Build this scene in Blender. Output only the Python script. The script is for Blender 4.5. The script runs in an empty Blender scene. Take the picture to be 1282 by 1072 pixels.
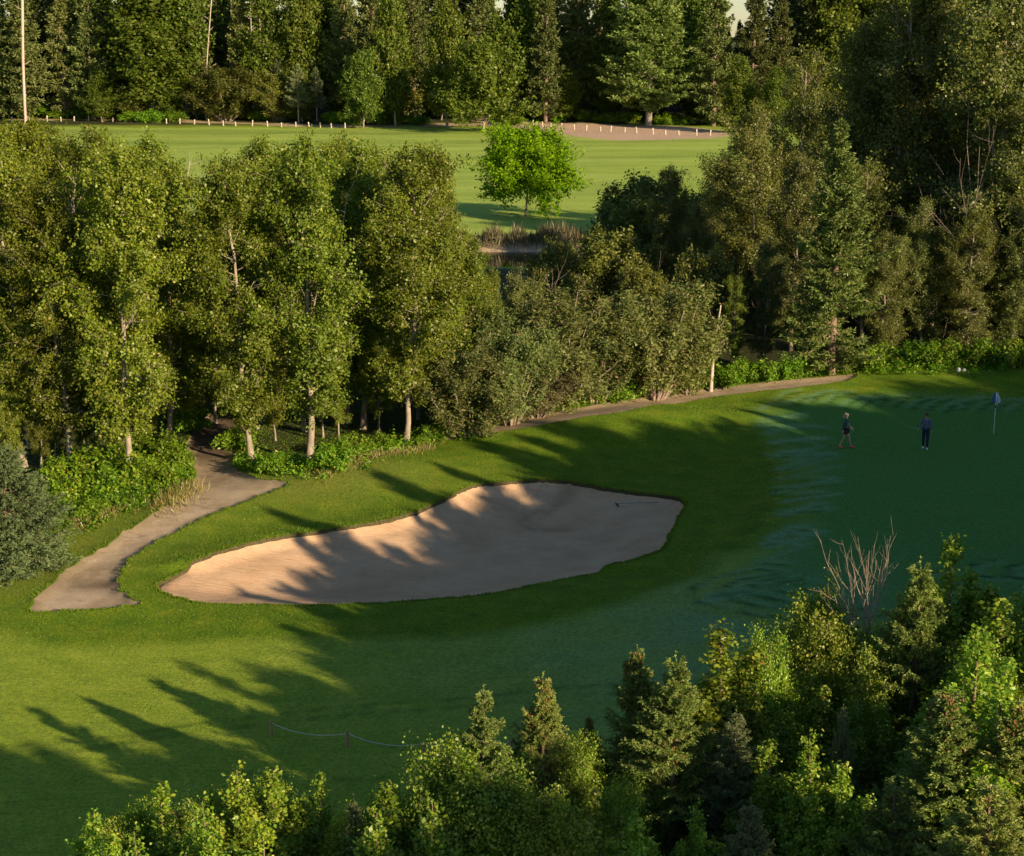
import bpy, math, random
import numpy as np
from mathutils import Vector, Euler
from mathutils.geometry import delaunay_2d_cdt

# ------------------------------------------------------------------ camera, sky, sun, exposure
S = bpy.context.scene
COL = S.collection
CAM_H, F_PX, PITCH = 19.0, 2100.0, math.radians(13.29)
cam_d = bpy.data.cameras.new('camera'); cam = bpy.data.objects.new('camera', cam_d); COL.objects.link(cam)
cam.location = (0, 0, CAM_H); cam.rotation_euler = (math.pi/2 - PITCH, 0, 0)
cam_d.sensor_width = 36; cam_d.lens = 36*F_PX/1282; cam_d.clip_start = 0.5; cam_d.clip_end = 12000
S.camera = cam
SUN_EL, SUN_AZ = math.radians(17.5), math.radians(135)      # azimuth clockwise from +Y
SD = Vector((math.sin(SUN_AZ)*math.cos(SUN_EL), math.cos(SUN_AZ)*math.cos(SUN_EL), math.sin(SUN_EL)))
W = bpy.data.worlds.new('World'); S.world = W; W.use_nodes = True
wn = W.node_tree.nodes; bg = wn['Background']
sky = wn.new('ShaderNodeTexSky'); sky.sky_type = 'NISHITA'; sky.sun_disc = False
sky.sun_elevation = SUN_EL; sky.sun_rotation = SUN_AZ; sky.air_density = 1.0; sky.dust_density = 0.2; sky.ozone_density = 3.0
tint = wn.new('ShaderNodeMix'); tint.data_type = 'RGBA'; tint.blend_type = 'MULTIPLY'; tint.inputs[0].default_value = 1; tint.inputs['B'].default_value = (1.04, 1.02, 0.93, 1)
W.node_tree.links.new(sky.outputs[0], tint.inputs['A']); W.node_tree.links.new(tint.outputs['Result'], bg.inputs[0]); bg.inputs[1].default_value = 0.072
sl = bpy.data.lights.new('sun', 'SUN'); sl.energy = 5.0; sl.angle = math.radians(0.5); sl.color = (1.0, 0.78, 0.50)
so = bpy.data.objects.new('sun', sl); COL.objects.link(so); so.rotation_euler = SD.to_track_quat('Z', 'Y').to_euler()
S.view_settings.view_transform = 'Standard'; S.view_settings.look = 'None'
S.view_settings.exposure = 0.74; S.view_settings.gamma = 1
S.cycles.max_bounces = 5; S.cycles.diffuse_bounces = 3; S.cycles.transmission_bounces = 3; S.cycles.glossy_bounces = 2
S.cycles.use_denoising = True; S.cycles.sample_clamp_indirect = 4
S.cycles.use_adaptive_sampling = True; S.cycles.adaptive_threshold = 0.02

# ------------------------------------------------------------------ terrain height and pixel helpers
CP, SP = math.cos(PITCH), math.sin(PITCH)
def gauss(X, Y, cx, cy, rx, ry, a, rot=0):
    c, s = math.cos(rot), math.sin(rot)
    u = ((X-cx)*c + (Y-cy)*s)/rx; v = (-(X-cx)*s + (Y-cy)*c)/ry
    return a*np.exp(-(u*u+v*v))
def sstep(a, b, x):
    t = np.clip((x-a)/(b-a), 0, 1); return t*t*(3-2*t)
def hz0(X, Y):
    X = np.asarray(X, float); Y = np.asarray(Y, float)
    z = gauss(X, Y, -6.2, 70.5, 6.0, 3.2, 0.75, 0.35)
    z = z + gauss(X, Y, 6.0, 79.5, 8.0, 3.6, 0.95, 0.3)
    z = z + gauss(X, Y, 28, 90, 14, 5.0, 1.25, 0.05)
    z = z + gauss(X, Y, 4.0, 54.5, 9.0, 2.2, 0.3, 0.15)
    z = z + gauss(X, Y, -15, 64, 5, 2.5, 0.25, 0.3)
    z = z + 0.12*np.sin(X*0.21+1.0)*np.sin(Y*0.17) + 0.05*np.sin(X*0.6+Y*0.35)
    cr = (Y-150-0.04*X)/7.5                                     # creek trough
    z = z - 1.5*np.exp(-cr**4)
    z = z + sstep(330, 420, Y)*3.0 - sstep(420, 900, Y)*30
    return z
def ray_ground(px, py):
    k = (536-py)/F_PX; m = (px-641)/F_PX
    z = 0.0
    for _ in range(12):
        Y = (CAM_H-z)*(CP+k*SP)/(SP-k*CP)
        depth = Y*CP+(CAM_H-z)*SP
        X = m*depth
        z = float(hz(X, Y))*0.6+z*0.4 if _ else float(hz(X, Y))
    return X, Y, z
def z_at(Y, py):
    k = (536-py)/F_PX
    return CAM_H + Y*(k*CP-SP)/(CP+k*SP)
def x_at(Y, z, px):
    return (px-641)/F_PX*(Y*CP+(CAM_H-z)*SP)

def catmull(pts, n=8, closed=True):
    pts = np.array(pts, float); N = len(pts); out = []
    for i in range(N if closed else N-1):
        if closed: p0, p1, p2, p3 = pts[i-1], pts[i], pts[(i+1) % N], pts[(i+2) % N]
        else: p0, p1, p2, p3 = pts[max(i-1, 0)], pts[i], pts[i+1], pts[min(i+2, N-1)]
        for j in range(n):
            t = j/n
            out.append(0.5*((2*p1)+(-p0+p2)*t+(2*p0-5*p1+4*p2-p3)*t*t+(-p0+3*p1-3*p2+p3)*t**3))
    if not closed: out.append(pts[-1])
    return np.array(out)
def in_poly(P, poly):
    x, y = P[:, 0], P[:, 1]; ins = np.zeros(len(P), bool)
    x1, y1 = poly[:, 0], poly[:, 1]; x2, y2 = np.roll(x1, -1), np.roll(y1, -1)
    for a, b, c, d in zip(x1, y1, x2, y2):
        if b == d: continue
        m = ((b > y) != (d > y)) & (x < (c-a)*(y-b)/(d-b)+a)
        ins ^= m
    return ins
def dist_poly(P, poly, closed=True):
    D = np.full(len(P), 1e9); n = len(poly)
    for i in range(n if closed else n-1):
        a = poly[i]; b = poly[(i+1) % n]; ab = b-a; L = (ab@ab)+1e-12
        t = np.clip(((P-a)@ab)/L, 0, 1); q = P-(a+t[:, None]*ab)
        D = np.minimum(D, (q*q).sum(1))
    return np.sqrt(D)
hz = hz0
def gp2(l): return np.array([ray_ground(*p)[:2] for p in l])

bunker_px = [(196, 735), (216, 722), (262, 702), (330, 682), (400, 671), (470, 660), (520, 647), (560, 629), (592, 614), (640, 609),
             (690, 607), (735, 613), (790, 622), (845, 629), (857, 638), (848, 655), (836, 680), (826, 695), (800, 705), (720, 722),
             (620, 742), (540, 750), (440, 756), (340, 757), (260, 755), (222, 747)]
path_px = [(40, 766), (75, 722), (125, 690), (170, 660), (215, 632), (238, 612), (244, 596), (234, 572), (238, 545), (262, 520), (330, 516),
           (322, 545), (298, 566), (290, 583), (322, 600), (360, 606), (330, 621), (280, 640), (240, 658), (195, 680), (160, 706), (150, 728),
           (160, 748), (176, 757), (130, 764), (85, 766)]
path2_px = [(555, 553), (585, 538), (640, 527), (720, 513), (800, 500), (870, 489), (940, 482), (1010, 475), (1068, 470), (1064, 477),
            (1000, 486), (930, 494), (870, 503), (800, 513), (730, 524), (660, 537), (600, 547)]
green_px = [(935, 512), (985, 497), (1080, 486), (1180, 484), (1282, 492), (1400, 520), (1500, 620), (1450, 730), (1330, 780), (1180, 800),
            (1020, 792), (900, 772), (862, 745), (905, 705), (960, 650), (975, 600), (950, 560), (930, 535)]
rgb_ = np.random.default_rng(5)
def rough_edge(P, amp):
    Q = P.copy(); n = len(Q)
    Q += rgb_.normal(0, amp, Q.shape)
    return Q
bunker = catmull(gp2(bunker_px), 10)
bunker = rough_edge(bunker, 0.035)
pathA = rough_edge(catmull(gp2(path_px), 8), 0.065)
pathB = rough_edge(catmull(gp2(path2_px), 8), 0.04)
green = catmull(gp2(green_px), 8)
def hz(X, Y):
    X = np.atleast_1d(np.asarray(X, float)); Y = np.atleast_1d(np.asarray(Y, float)); z = hz0(X, Y)
    P = np.c_[X.ravel(), Y.ravel()]
    near = (P[:, 0] > -17) & (P[:, 0] < 12) & (P[:, 1] > 50) & (P[:, 1] < 78)
    if near.any():
        q = P[near]; d = dist_poly(q, bunker); ins = in_poly(q, bunker) & (d > 1e-3)
        zz = z.ravel()
        zn = zz[near]
        lip = 0.22*np.exp(-(d/1.3)**2)*(q[:, 1] > 58)
        zn = zn+np.where(ins, -0.16-0.5*sstep(0, 3.2, d)+0.16*sstep(0.5, 0, d), lip)
        zz[near] = zn; z = zz.reshape(z.shape)
    return z
def hz1(x, y): return float(hz(x, y)[0])

# ------------------------------------------------------------------ mesh helpers
def mesh_np(name, V, faces, mats=(), smooth=False, attrs=None):
    """faces: array (n,3) or (n,4)"""
    me = bpy.data.meshes.new(name)
    F = np.asarray(faces, np.int32); V = np.asarray(V, np.float32)
    n, k = F.shape
    me.vertices.add(len(V)); me.vertices.foreach_set('co', V.ravel())
    me.loops.add(n*k); me.loops.foreach_set('vertex_index', F.ravel())
    me.polygons.add(n); me.polygons.foreach_set('loop_start', np.arange(0, n*k, k, dtype=np.int32))
    try: me.polygons.foreach_set('loop_total', np.full(n, k, np.int32))
    except Exception: pass
    if smooth: me.polygons.foreach_set('use_smooth', np.ones(n, bool))
    if attrs:
        for an, av in attrs.items():
            a = me.attributes.new(an, 'FLOAT', 'POINT'); a.data.foreach_set('value', np.asarray(av, np.float32))
    me.update(calc_edges=True)
    for m in mats: me.materials.append(m)
    return me
def link(name, me, parent=None, loc=(0, 0, 0), **tags):
    o = bpy.data.objects.new(name, me); COL.objects.link(o); o.location = loc
    if parent is not None: o.parent = parent
    for k, v in tags.items(): o[k] = v
    return o
def thing(name, label, cat, loc, rz=0.0, sc=(1, 1, 1), group=None):
    o = bpy.data.objects.new(name, None); COL.objects.link(o); o.empty_display_size = 0.3
    o.location = loc; o.rotation_euler = (0, 0, rz); o.scale = sc
    o['label'] = label; o['category'] = cat
    if group: o['group'] = group
    return o
class Tubes:
    def __init__(s): s.V = []; s.F = []; s.n = 0
    def add(s, pts, rad, k=6, cap=True):
        pts = np.asarray(pts, float); m = len(pts)
        rad = np.broadcast_to(np.asarray(rad, float), (m,))
        tan = np.gradient(pts, axis=0); tan /= np.linalg.norm(tan, axis=1)[:, None]+1e-9
        ref = np.where(np.abs(tan[:, 2:3]) > 0.9, np.array([[1., 0, 0]]), np.array([[0, 0, 1.]]))
        u = np.cross(tan, ref); u /= np.linalg.norm(u, axis=1)[:, None]+1e-9
        v = np.cross(tan, u)
        a = np.arange(k)*2*math.pi/k
        R = pts[:, None]+rad[:, None, None]*(u[:, None]*np.cos(a)[None, :, None]+v[:, None]*np.sin(a)[None, :, None])
        s.V.append(R.reshape(-1, 3))
        i = np.arange(m-1)[:, None]*k; j = np.arange(k)[None]; j2 = (j+1) % k
        f = np.stack([i+j, i+j2, i+k+j2, i+k+j], -1).reshape(-1, 4)+s.n
        s.F.append(f); s.n += m*k
        if cap:
            s.V.append(pts[-1:]+tan[-1:]*rad[-1]*0.3)
            e = s.n-k; c = s.n
            s.F.append(np.array([[e+q, e+(q+1) % k, c, c] for q in range(k)])[:, [0, 1, 2, 3]]); s.n += 1
    def mesh(s, name, mat):
        V = np.concatenate(s.V); F = np.concatenate(s.F)
        tri = F[F[:, 2] == F[:, 3]][:, :3]; quad = F[F[:, 2] != F[:, 3]]
        me = bpy.data.meshes.new(name)
        me.from_pydata(V.tolist(), [], quad.tolist()+tri.tolist())
        me.polygons.foreach_set('use_smooth', np.ones(len(me.polygons), bool))
        me.update(); me.materials.append(mat); return me
def leaves(name, C, size, mat, rng, up=0.35, aspect=0.62, out=None, jitter=0.35):
    """diamond leaf faces centred on C"""
    n = len(C); N = rng.normal(0, 1, (n, 3)); N[:, 2] = np.abs(N[:, 2])*0.6+up
    if out is not None: N += out*0.8
    N /= np.linalg.norm(N, axis=1)[:, None]
    A = np.cross(N, rng.normal(0, 1, (n, 3))); A /= np.linalg.norm(A, axis=1)[:, None]
    B = np.cross(N, A)
    s = size*(1+jitter*rng.normal(0, 1, n)).clip(0.4, 1.9)
    l = (s*0.5)[:, None]; w = (s*0.5*aspect)[:, None]
    V = np.stack([C-A*l, C+B*w+A*l*0.15+N*l*0.12, C+A*l, C-B*w+A*l*0.15+N*l*0.12], 1).reshape(-1, 3)
    F = np.arange(4*n).reshape(-1, 4)
    return mesh_np(name, V, F, [mat])
def blades(name, P0, D, L, Wd, mat, rng):
    """thin needle blades from P0 along D (unit)"""
    n = len(P0); L = np.broadcast_to(L, (n,))[:, None]; Wd = np.broadcast_to(Wd, (n,))[:, None]
    Sd = np.cross(D, rng.normal(0, 1, (n, 3))); Sd /= np.linalg.norm(Sd, axis=1)[:, None]+1e-9
    V = np.stack([P0-Sd*Wd*0.35, P0+D*L*0.55-Sd*Wd*0.5, P0+D*L, P0+D*L*0.55+Sd*Wd*0.5], 1).reshape(-1, 3)
    return mesh_np(name, V, np.arange(4*n).reshape(-1, 4), [mat])

# ------------------------------------------------------------------ materials
def nt(name):
    m = bpy.data.materials.new(name); m.use_nodes = True; t = m.node_tree; t.nodes.clear()
    return m, t, t.nodes, t.links
def leaf_mat(name, cols, accent=None, acc_p=0.04, trans=0.3, gloss=0.05, var=0.25, grough=0.45):
    m, t, N, L = nt(name)
    geo = N.new('ShaderNodeNewGeometry'); oi = N.new('ShaderNodeObjectInfo')
    r = N.new('ShaderNodeValToRGB'); r.color_ramp.interpolation = 'LINEAR'
    e = r.color_ramp.elements
    k = len(cols)
    e[0].position = 0; e[0].color = (*cols[0], 1); e[1].position = 1-acc_p if accent else 1; e[1].color = (*cols[-1], 1)
    for i in range(1, k-1):
        q = e.new(i/(k-1)*(1-acc_p)); q.color = (*cols[i], 1)
    if accent:
        q = e.new(min(0.999, 1-acc_p+0.004)); q.color = (*accent, 1)
        q = e.new(1.0); q.color = (*accent, 1)
    L.new(geo.outputs['Random Per Island'], r.inputs[0])
    tc = N.new('ShaderNodeTexCoord'); no = N.new('ShaderNodeTexNoise'); no.inputs['Scale'].default_value = 0.55; no.inputs['Detail'].default_value = 2
    L.new(tc.outputs['Object'], no.inputs['Vector'])
    hsv = N.new('ShaderNodeHueSaturation')
    mr = N.new('ShaderNodeMapRange'); mr.inputs[3].default_value = 1-var; mr.inputs[4].default_value = 1+var
    L.new(oi.outputs['Random'], mr.inputs[0])
    mr2 = N.new('ShaderNodeMapRange'); mr2.inputs[1].default_value = 0.3; mr2.inputs[2].default_value = 0.7
    mr2.inputs[3].default_value = 0.8; mr2.inputs[4].default_value = 1.2; L.new(no.outputs[0], mr2.inputs[0])
    mu = N.new('ShaderNodeMath'); mu.operation = 'MULTIPLY'; L.new(mr.outputs[0], mu.inputs[0]); L.new(mr2.outputs[0], mu.inputs[1])
    L.new(mu.outputs[0], hsv.inputs['Value'])
    mr3 = N.new('ShaderNodeMapRange'); mr3.inputs[3].default_value = 0.485; mr3.inputs[4].default_value = 0.515
    m4 = N.new('ShaderNodeMath'); m4.operation = 'FRACT'; m5 = N.new('ShaderNodeMath'); m5.operation = 'MULTIPLY'; m5.inputs[1].default_value = 7.31
    L.new(oi.outputs['Random'], m5.inputs[0]); L.new(m5.outputs[0], m4.inputs[0]); L.new(m4.outputs[0], mr3.inputs[0]); L.new(mr3.outputs[0], hsv.inputs['Hue'])
    L.new(r.outputs[0], hsv.inputs['Color'])
    d = N.new('ShaderNodeBsdfDiffuse'); tr = N.new('ShaderNodeBsdfTranslucent'); mx = N.new('ShaderNodeMixShader'); mx.inputs[0].default_value = trans
    L.new(hsv.outputs[0], d.inputs[0])
    br = N.new('ShaderNodeMix'); br.data_type = 'RGBA'; br.blend_type = 'MULTIPLY'; br.inputs[0].default_value = 1
    br.inputs['B'].default_value = (1.15, 1.25, 0.55, 1); L.new(hsv.outputs[0], br.inputs['A']); L.new(br.outputs['Result'], tr.inputs[0])
    L.new(d.outputs[0], mx.inputs[1]); L.new(tr.outputs[0], mx.inputs[2])
    g = N.new('ShaderNodeBsdfGlossy'); g.inputs['Roughness'].default_value = grough; g.inputs[0].default_value = (0.9, 0.9, 0.8, 1)
    mg = N.new('ShaderNodeMixShader'); mg.inputs[0].default_value = gloss
    L.new(mx.outputs[0], mg.inputs[1]); L.new(g.outputs[0], mg.inputs[2])
    o = N.new('ShaderNodeOutputMaterial'); L.new(mg.outputs[0], o.inputs[0])
    return m
def simple_mat(name, c1, c2=None, rough=0.8, scale=8, bump=0.0, stretch=(1, 1, 1), detail=4):
    m, t, N, L = nt(name)
    p = N.new('ShaderNodeBsdfPrincipled'); p.inputs['Roughness'].default_value = rough
    tc = N.new('ShaderNodeTexCoord'); mp = N.new('ShaderNodeMapping'); mp.inputs['Scale'].default_value = stretch
    no = N.new('ShaderNodeTexNoise'); no.inputs['Scale'].default_value = scale; no.inputs['Detail'].default_value = detail
    L.new(tc.outputs['Object'], mp.inputs[0]); L.new(mp.outputs[0], no.inputs['Vector'])
    r = N.new('ShaderNodeValToRGB'); r.color_ramp.elements[0].position = 0.35; r.color_ramp.elements[1].position = 0.65
    r.color_ramp.elements[0].color = (*c1, 1); r.color_ramp.elements[1].color = (*(c2 or c1), 1)
    L.new(no.outputs[0], r.inputs[0]); L.new(r.outputs[0], p.inputs['Base Color'])
    if bump:
        b = N.new('ShaderNodeBump'); b.inputs['Strength'].default_value = bump; b.inputs['Distance'].default_value = 0.05
        L.new(no.outputs[0], b.inputs['Height']); L.new(b.outputs[0], p.inputs['Normal'])
    o = N.new('ShaderNodeOutputMaterial'); L.new(p.outputs[0], o.inputs[0])
    return m
def ground_mat(name, kind):
    m, t, N, L = nt(name)
    tc = N.new('ShaderNodeTexCoord')
    def noise(scale, detail=4, st=(1, 1, 1), dist=0.0, rough=0.55):
        mp = N.new('ShaderNodeMapping'); mp.inputs['Scale'].default_value = st; L.new(tc.outputs['Object'], mp.inputs[0])
        n = N.new('ShaderNodeTexNoise'); n.inputs['Scale'].default_value = scale; n.inputs['Detail'].default_value = detail
        n.inputs['Distortion'].default_value = dist; n.inputs['Roughness'].default_value = rough
        L.new(mp.outputs[0], n.inputs['Vector']); return n.outputs[0]
    def ramp(x, stops):
        r = N.new('ShaderNodeValToRGB'); e = r.color_ramp.elements
        e[0].position, e[0].color = stops[0][0], (*stops[0][1], 1); e[1].position, e[1].color = stops[-1][0], (*stops[-1][1], 1)
        for p_, c_ in stops[1:-1]: q = e.new(p_); q.color = (*c_, 1)
        L.new(x, r.inputs[0]); return r.outputs[0]
    def mix(f, a, b, mode='MIX'):
        x = N.new('ShaderNodeMix'); x.data_type = 'RGBA'; x.blend_type = mode; x.clamp_factor = True
        if isinstance(f, (int, float)): x.inputs[0].default_value = f
        else: L.new(f, x.inputs[0])
        for s_, v in (('A', a), ('B', b)):
            if isinstance(v, tuple): x.inputs[s_].default_value = (*v, 1)
            else: L.new(v, x.inputs[s_])
        return x.outputs['Result']
    def attr(n):
        a = N.new('ShaderNodeAttribute'); a.attribute_name = n; return a.outputs['Fac']
    def math_(op, a, b=None):
        x = N.new('ShaderNodeMath'); x.operation = op
        for i, v in enumerate((a, b)):
            if v is None: continue
            if isinstance(v, (int, float)): x.inputs[i].default_value = v
            else: L.new(v, x.inputs[i])
        return x.outputs[0]
    p = N.new('ShaderNodeBsdfPrincipled'); p.inputs['Roughness'].default_value = 0.9
    p.inputs['Specular IOR Level'].default_value = 0.15
    b = N.new('ShaderNodeBump')
    if kind == 'grass':
        big = noise(0.12, 3); mid = noise(0.9, 5); fine = noise(9, 4); ultra = noise(30, 3, (1, 0.6, 1))
        streak = noise(1.6, 4, (0.35, 2.2, 1), 0.6)
        fair = ramp(mid, [(0.3, (0.180, 0.265, 0.020)), (0.5, (0.235, 0.320, 0.024)), (0.72, (0.300, 0.365, 0.038))])
        fair = mix(0.35, fair, ramp(streak, [(0.35, (0.16, 0.245, 0.02)), (0.65, (0.28, 0.34, 0.045))]))
        rough = ramp(mid, [(0.28, (0.085, 0.165, 0.008)), (0.5, (0.125, 0.205, 0.010)), (0.68, (0.185, 0.235, 0.014)), (0.8, (0.22, 0.23, 0.025))])
        rough = mix(math_('MULTIPLY', attr('dry'), math_('MULTIPLY', big, 1.4)), rough, (0.22, 0.20, 0.05))
        c = mix(attr('rough'), fair, rough)
        c = mix(attr('greenm'), c, (0.090, 0.235, 0.045))
        far = ramp(noise(0.05, 3, (0.3, 3, 1)), [(0.35, (0.29, 0.40, 0.055)), (0.65, (0.40, 0.50, 0.095))])
        c = mix(attr('far'), c, far)
        c = mix(attr('dew'), c, (0.175, 0.335, 0.170))
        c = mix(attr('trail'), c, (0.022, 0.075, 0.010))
        c = mix(attr('soil'), c, ramp(fine, [(0.35, (0.42, 0.28, 0.19)), (0.6, (0.68, 0.48, 0.35))]))
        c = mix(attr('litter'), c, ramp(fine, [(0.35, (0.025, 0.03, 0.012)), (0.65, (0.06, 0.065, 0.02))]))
        c = mix(attr('hole'), c, (0.06, 0.045, 0.02))
        v = ramp(math_('ADD', math_('MULTIPLY', fine, 0.5), math_('MULTIPLY', ultra, 0.5)), [(0.36, (0.58,)*3), (0.62, (1.34,)*3)])
        c = mix(0.95, c, v, 'MULTIPLY')
        h = math_('ADD', math_('MULTIPLY', fine, 0.6), ultra)
        b.inputs['Strength'].default_value = 0.75; b.inputs['Distance'].default_value = 0.05
        L.new(h, b.inputs['Height'])
    elif kind == 'sand':
        mid = noise(0.7, 5); fine = noise(14, 4); big = noise(0.25, 2); rake = noise(3.0, 4, (0.5, 3.5, 1), 0.5)
        c = ramp(mid, [(0.3, (0.51, 0.330, 0.200)), (0.7, (0.64, 0.430, 0.275))])
        c = mix(attr('foot'), c, (0.36, 0.235, 0.14))
        v = ramp(fine, [(0.3, (0.86,)*3), (0.7, (1.08,)*3)]); c = mix(0.8, c, v, 'MULTIPLY')
        v = ramp(rake, [(0.35, (0.90,)*3), (0.6, (1.05,)*3)]); c = mix(0.7, c, v, 'MULTIPLY')
        h = math_('ADD', math_('MULTIPLY', rake, 1.2), math_('MULTIPLY', fine, 0.5))
        b.inputs['Strength'].default_value = 0.5; b.inputs['Distance'].default_value = 0.06
        L.new(h, b.inputs['Height'])
    else:
        mid = noise(0.5, 6, rough=0.65); fine = noise(18, 4, rough=0.7); peb = noise(50, 2)
        c = ramp(mid, [(0.3, (0.32, 0.235, 0.150)), (0.5, (0.46, 0.35, 0.235)), (0.7, (0.60, 0.47, 0.33))])
        st = ramp(noise(0.9, 3, (0.6, 2.6, 1), 0.8), [(0.60, (0, 0, 0)), (0.68, (1, 1, 1))])
        c = mix(math_('MULTIPLY', st, 0.6), c, (0.15, 0.105, 0.075))
        c = mix(math_('MULTIPLY', ramp(noise(2.2, 5, (1, 1, 1), 0.3, 0.7), [(0.52, (0, 0, 0)), (0.62, (1, 1, 1))]), 0.35), c, (0.62, 0.50, 0.38))
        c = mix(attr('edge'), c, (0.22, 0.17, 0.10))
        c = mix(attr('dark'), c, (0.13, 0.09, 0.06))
        v = ramp(fine, [(0.3, (0.68,)*3), (0.7, (1.22,)*3)]); c = mix(0.8, c, v, 'MULTIPLY')
        L.new(math_('ADD', fine, peb), b.inputs['Height']); b.inputs['Strength'].default_value = 0.6; b.inputs['Distance'].default_value = 0.03
    L.new(c, p.inputs['Base Color']); L.new(b.outputs[0], p.inputs['Normal'])
    o = N.new('ShaderNodeOutputMaterial'); L.new(p.outputs[0], o.inputs[0])
    return m
M_grass = ground_mat('turf', 'grass'); M_sand = ground_mat('sand', 'sand'); M_path = ground_mat('gravel', 'path')
M_pop = leaf_mat('poplar_leaf', [(0.105, 0.148, 0.011), (0.138, 0.188, 0.013), (0.180, 0.226, 0.018), (0.225, 0.250, 0.026)], (0.30, 0.26, 0.05), 0.02, gloss=0.025)
M_pop_olive = leaf_mat('olive_poplar_leaf', [(0.095, 0.120, 0.020), (0.135, 0.160, 0.028), (0.185, 0.205, 0.042)], (0.28, 0.20, 0.06), 0.02, gloss=0.03)
M_front = leaf_mat('balsam_leaf', [(0.110, 0.200, 0.014), (0.170, 0.270, 0.018), (0.240, 0.335, 0.026), (0.310, 0.370, 0.045)], (0.36, 0.33, 0.06), 0.04, gloss=0.03)
M_yel = leaf_mat('yellowing_leaf', [(0.13, 0.20, 0.014), (0.20, 0.27, 0.018), (0.29, 0.32, 0.03)], (0.36, 0.27, 0.05), 0.06, gloss=0.03)
M_round = leaf_mat('ash_leaf', [(0.095, 0.185, 0.005), (0.160, 0.265, 0.007), (0.235, 0.345, 0.010)], trans=0.22, var=0.05, gloss=0.0)
M_willow = leaf_mat('willow_leaf', [(0.115, 0.155, 0.036), (0.175, 0.215, 0.058), (0.245, 0.275, 0.090)], (0.30, 0.22, 0.10), 0.05, gloss=0.02)
M_brown = leaf_mat('brown_twig_leaf', [(0.13, 0.105, 0.05), (0.20, 0.165, 0.08), (0.20, 0.22, 0.06)], None)
M_shrub = leaf_mat('shrub_leaf', [(0.080, 0.180, 0.010), (0.135, 0.255, 0.012), (0.210, 0.320, 0.018)], (0.34, 0.28, 0.05), 0.03, gloss=0.02)
M_spr = leaf_mat('spruce_needle', [(0.125, 0.180, 0.036), (0.185, 0.245, 0.054), (0.270, 0.320, 0.085)], (0.24, 0.19, 0.08), 0.03, trans=0.2, gloss=0.02)
M_bushb = leaf_mat('low_spruce_needle', [(0.075, 0.110, 0.040), (0.115, 0.150, 0.060), (0.165, 0.200, 0.085)], None, trans=0.12, gloss=0.01)
M_sprb = leaf_mat('blue_spruce_needle', [(0.120, 0.160, 0.060), (0.180, 0.220, 0.095), (0.250, 0.285, 0.135)], None, trans=0.2, gloss=0.02)
M_farspr = leaf_mat('far_spruce_needle', [(0.080, 0.110, 0.028), (0.125, 0.155, 0.042), (0.180, 0.200, 0.062)], None, trans=0.1, gloss=0.02, var=0.4)
M_farpop = leaf_mat('far_poplar_leaf', [(0.055, 0.095, 0.008), (0.090, 0.135, 0.012), (0.140, 0.175, 0.020)], None, trans=0.2, var=0.25, gloss=0.02)
M_cone = simple_mat('spruce_cones', (0.16, 0.045, 0.018), (0.24, 0.085, 0.035), 0.7, 30)
M_bark = simple_mat('pale_bark', (0.24, 0.195, 0.145), (0.42, 0.35, 0.27), 0.85, 3.0, 0.4, (1, 1, 0.6))
M_bark2 = simple_mat('brown_bark', (0.16, 0.105, 0.075), (0.29, 0.20, 0.145), 0.9, 6.0, 0.5, (1, 1, 0.3))
M_birch = simple_mat('birch_bark', (0.40, 0.31, 0.25), (0.62, 0.50, 0.42), 0.8, 4.0, 0.2, (0.6, 0.6, 2.5))
M_dead = simple_mat('dead_wood', (0.26, 0.19, 0.15), (0.40, 0.31, 0.25), 0.85, 9.0)
M_post = simple_mat('pale_post_wood', (0.42, 0.35, 0.28), (0.68, 0.58, 0.47), 0.85, 2.5)
M_stake = simple_mat('brown_stake_wood', (0.30, 0.17, 0.09), (0.42, 0.25, 0.14), 0.85, 20)
M_rope = simple_mat('grey_rope', (0.50, 0.50, 0.47), (0.62, 0.62, 0.58), 0.8, 40)
M_reed = leaf_mat('dry_reed', [(0.12, 0.10, 0.05), (0.20, 0.15, 0.09), (0.08, 0.11, 0.03)], None, trans=0.2)
M_dryg = leaf_mat('dry_grass', [(0.25, 0.22, 0.06), (0.34, 0.28, 0.10), (0.14, 0.18, 0.03)], None, trans=0.25)
M_blade = leaf_mat('grass_blade', [(0.09, 0.175, 0.008), (0.135, 0.225, 0.010), (0.20, 0.265, 0.016)], None, trans=0.3, gloss=0.02, var=0.02)

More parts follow.
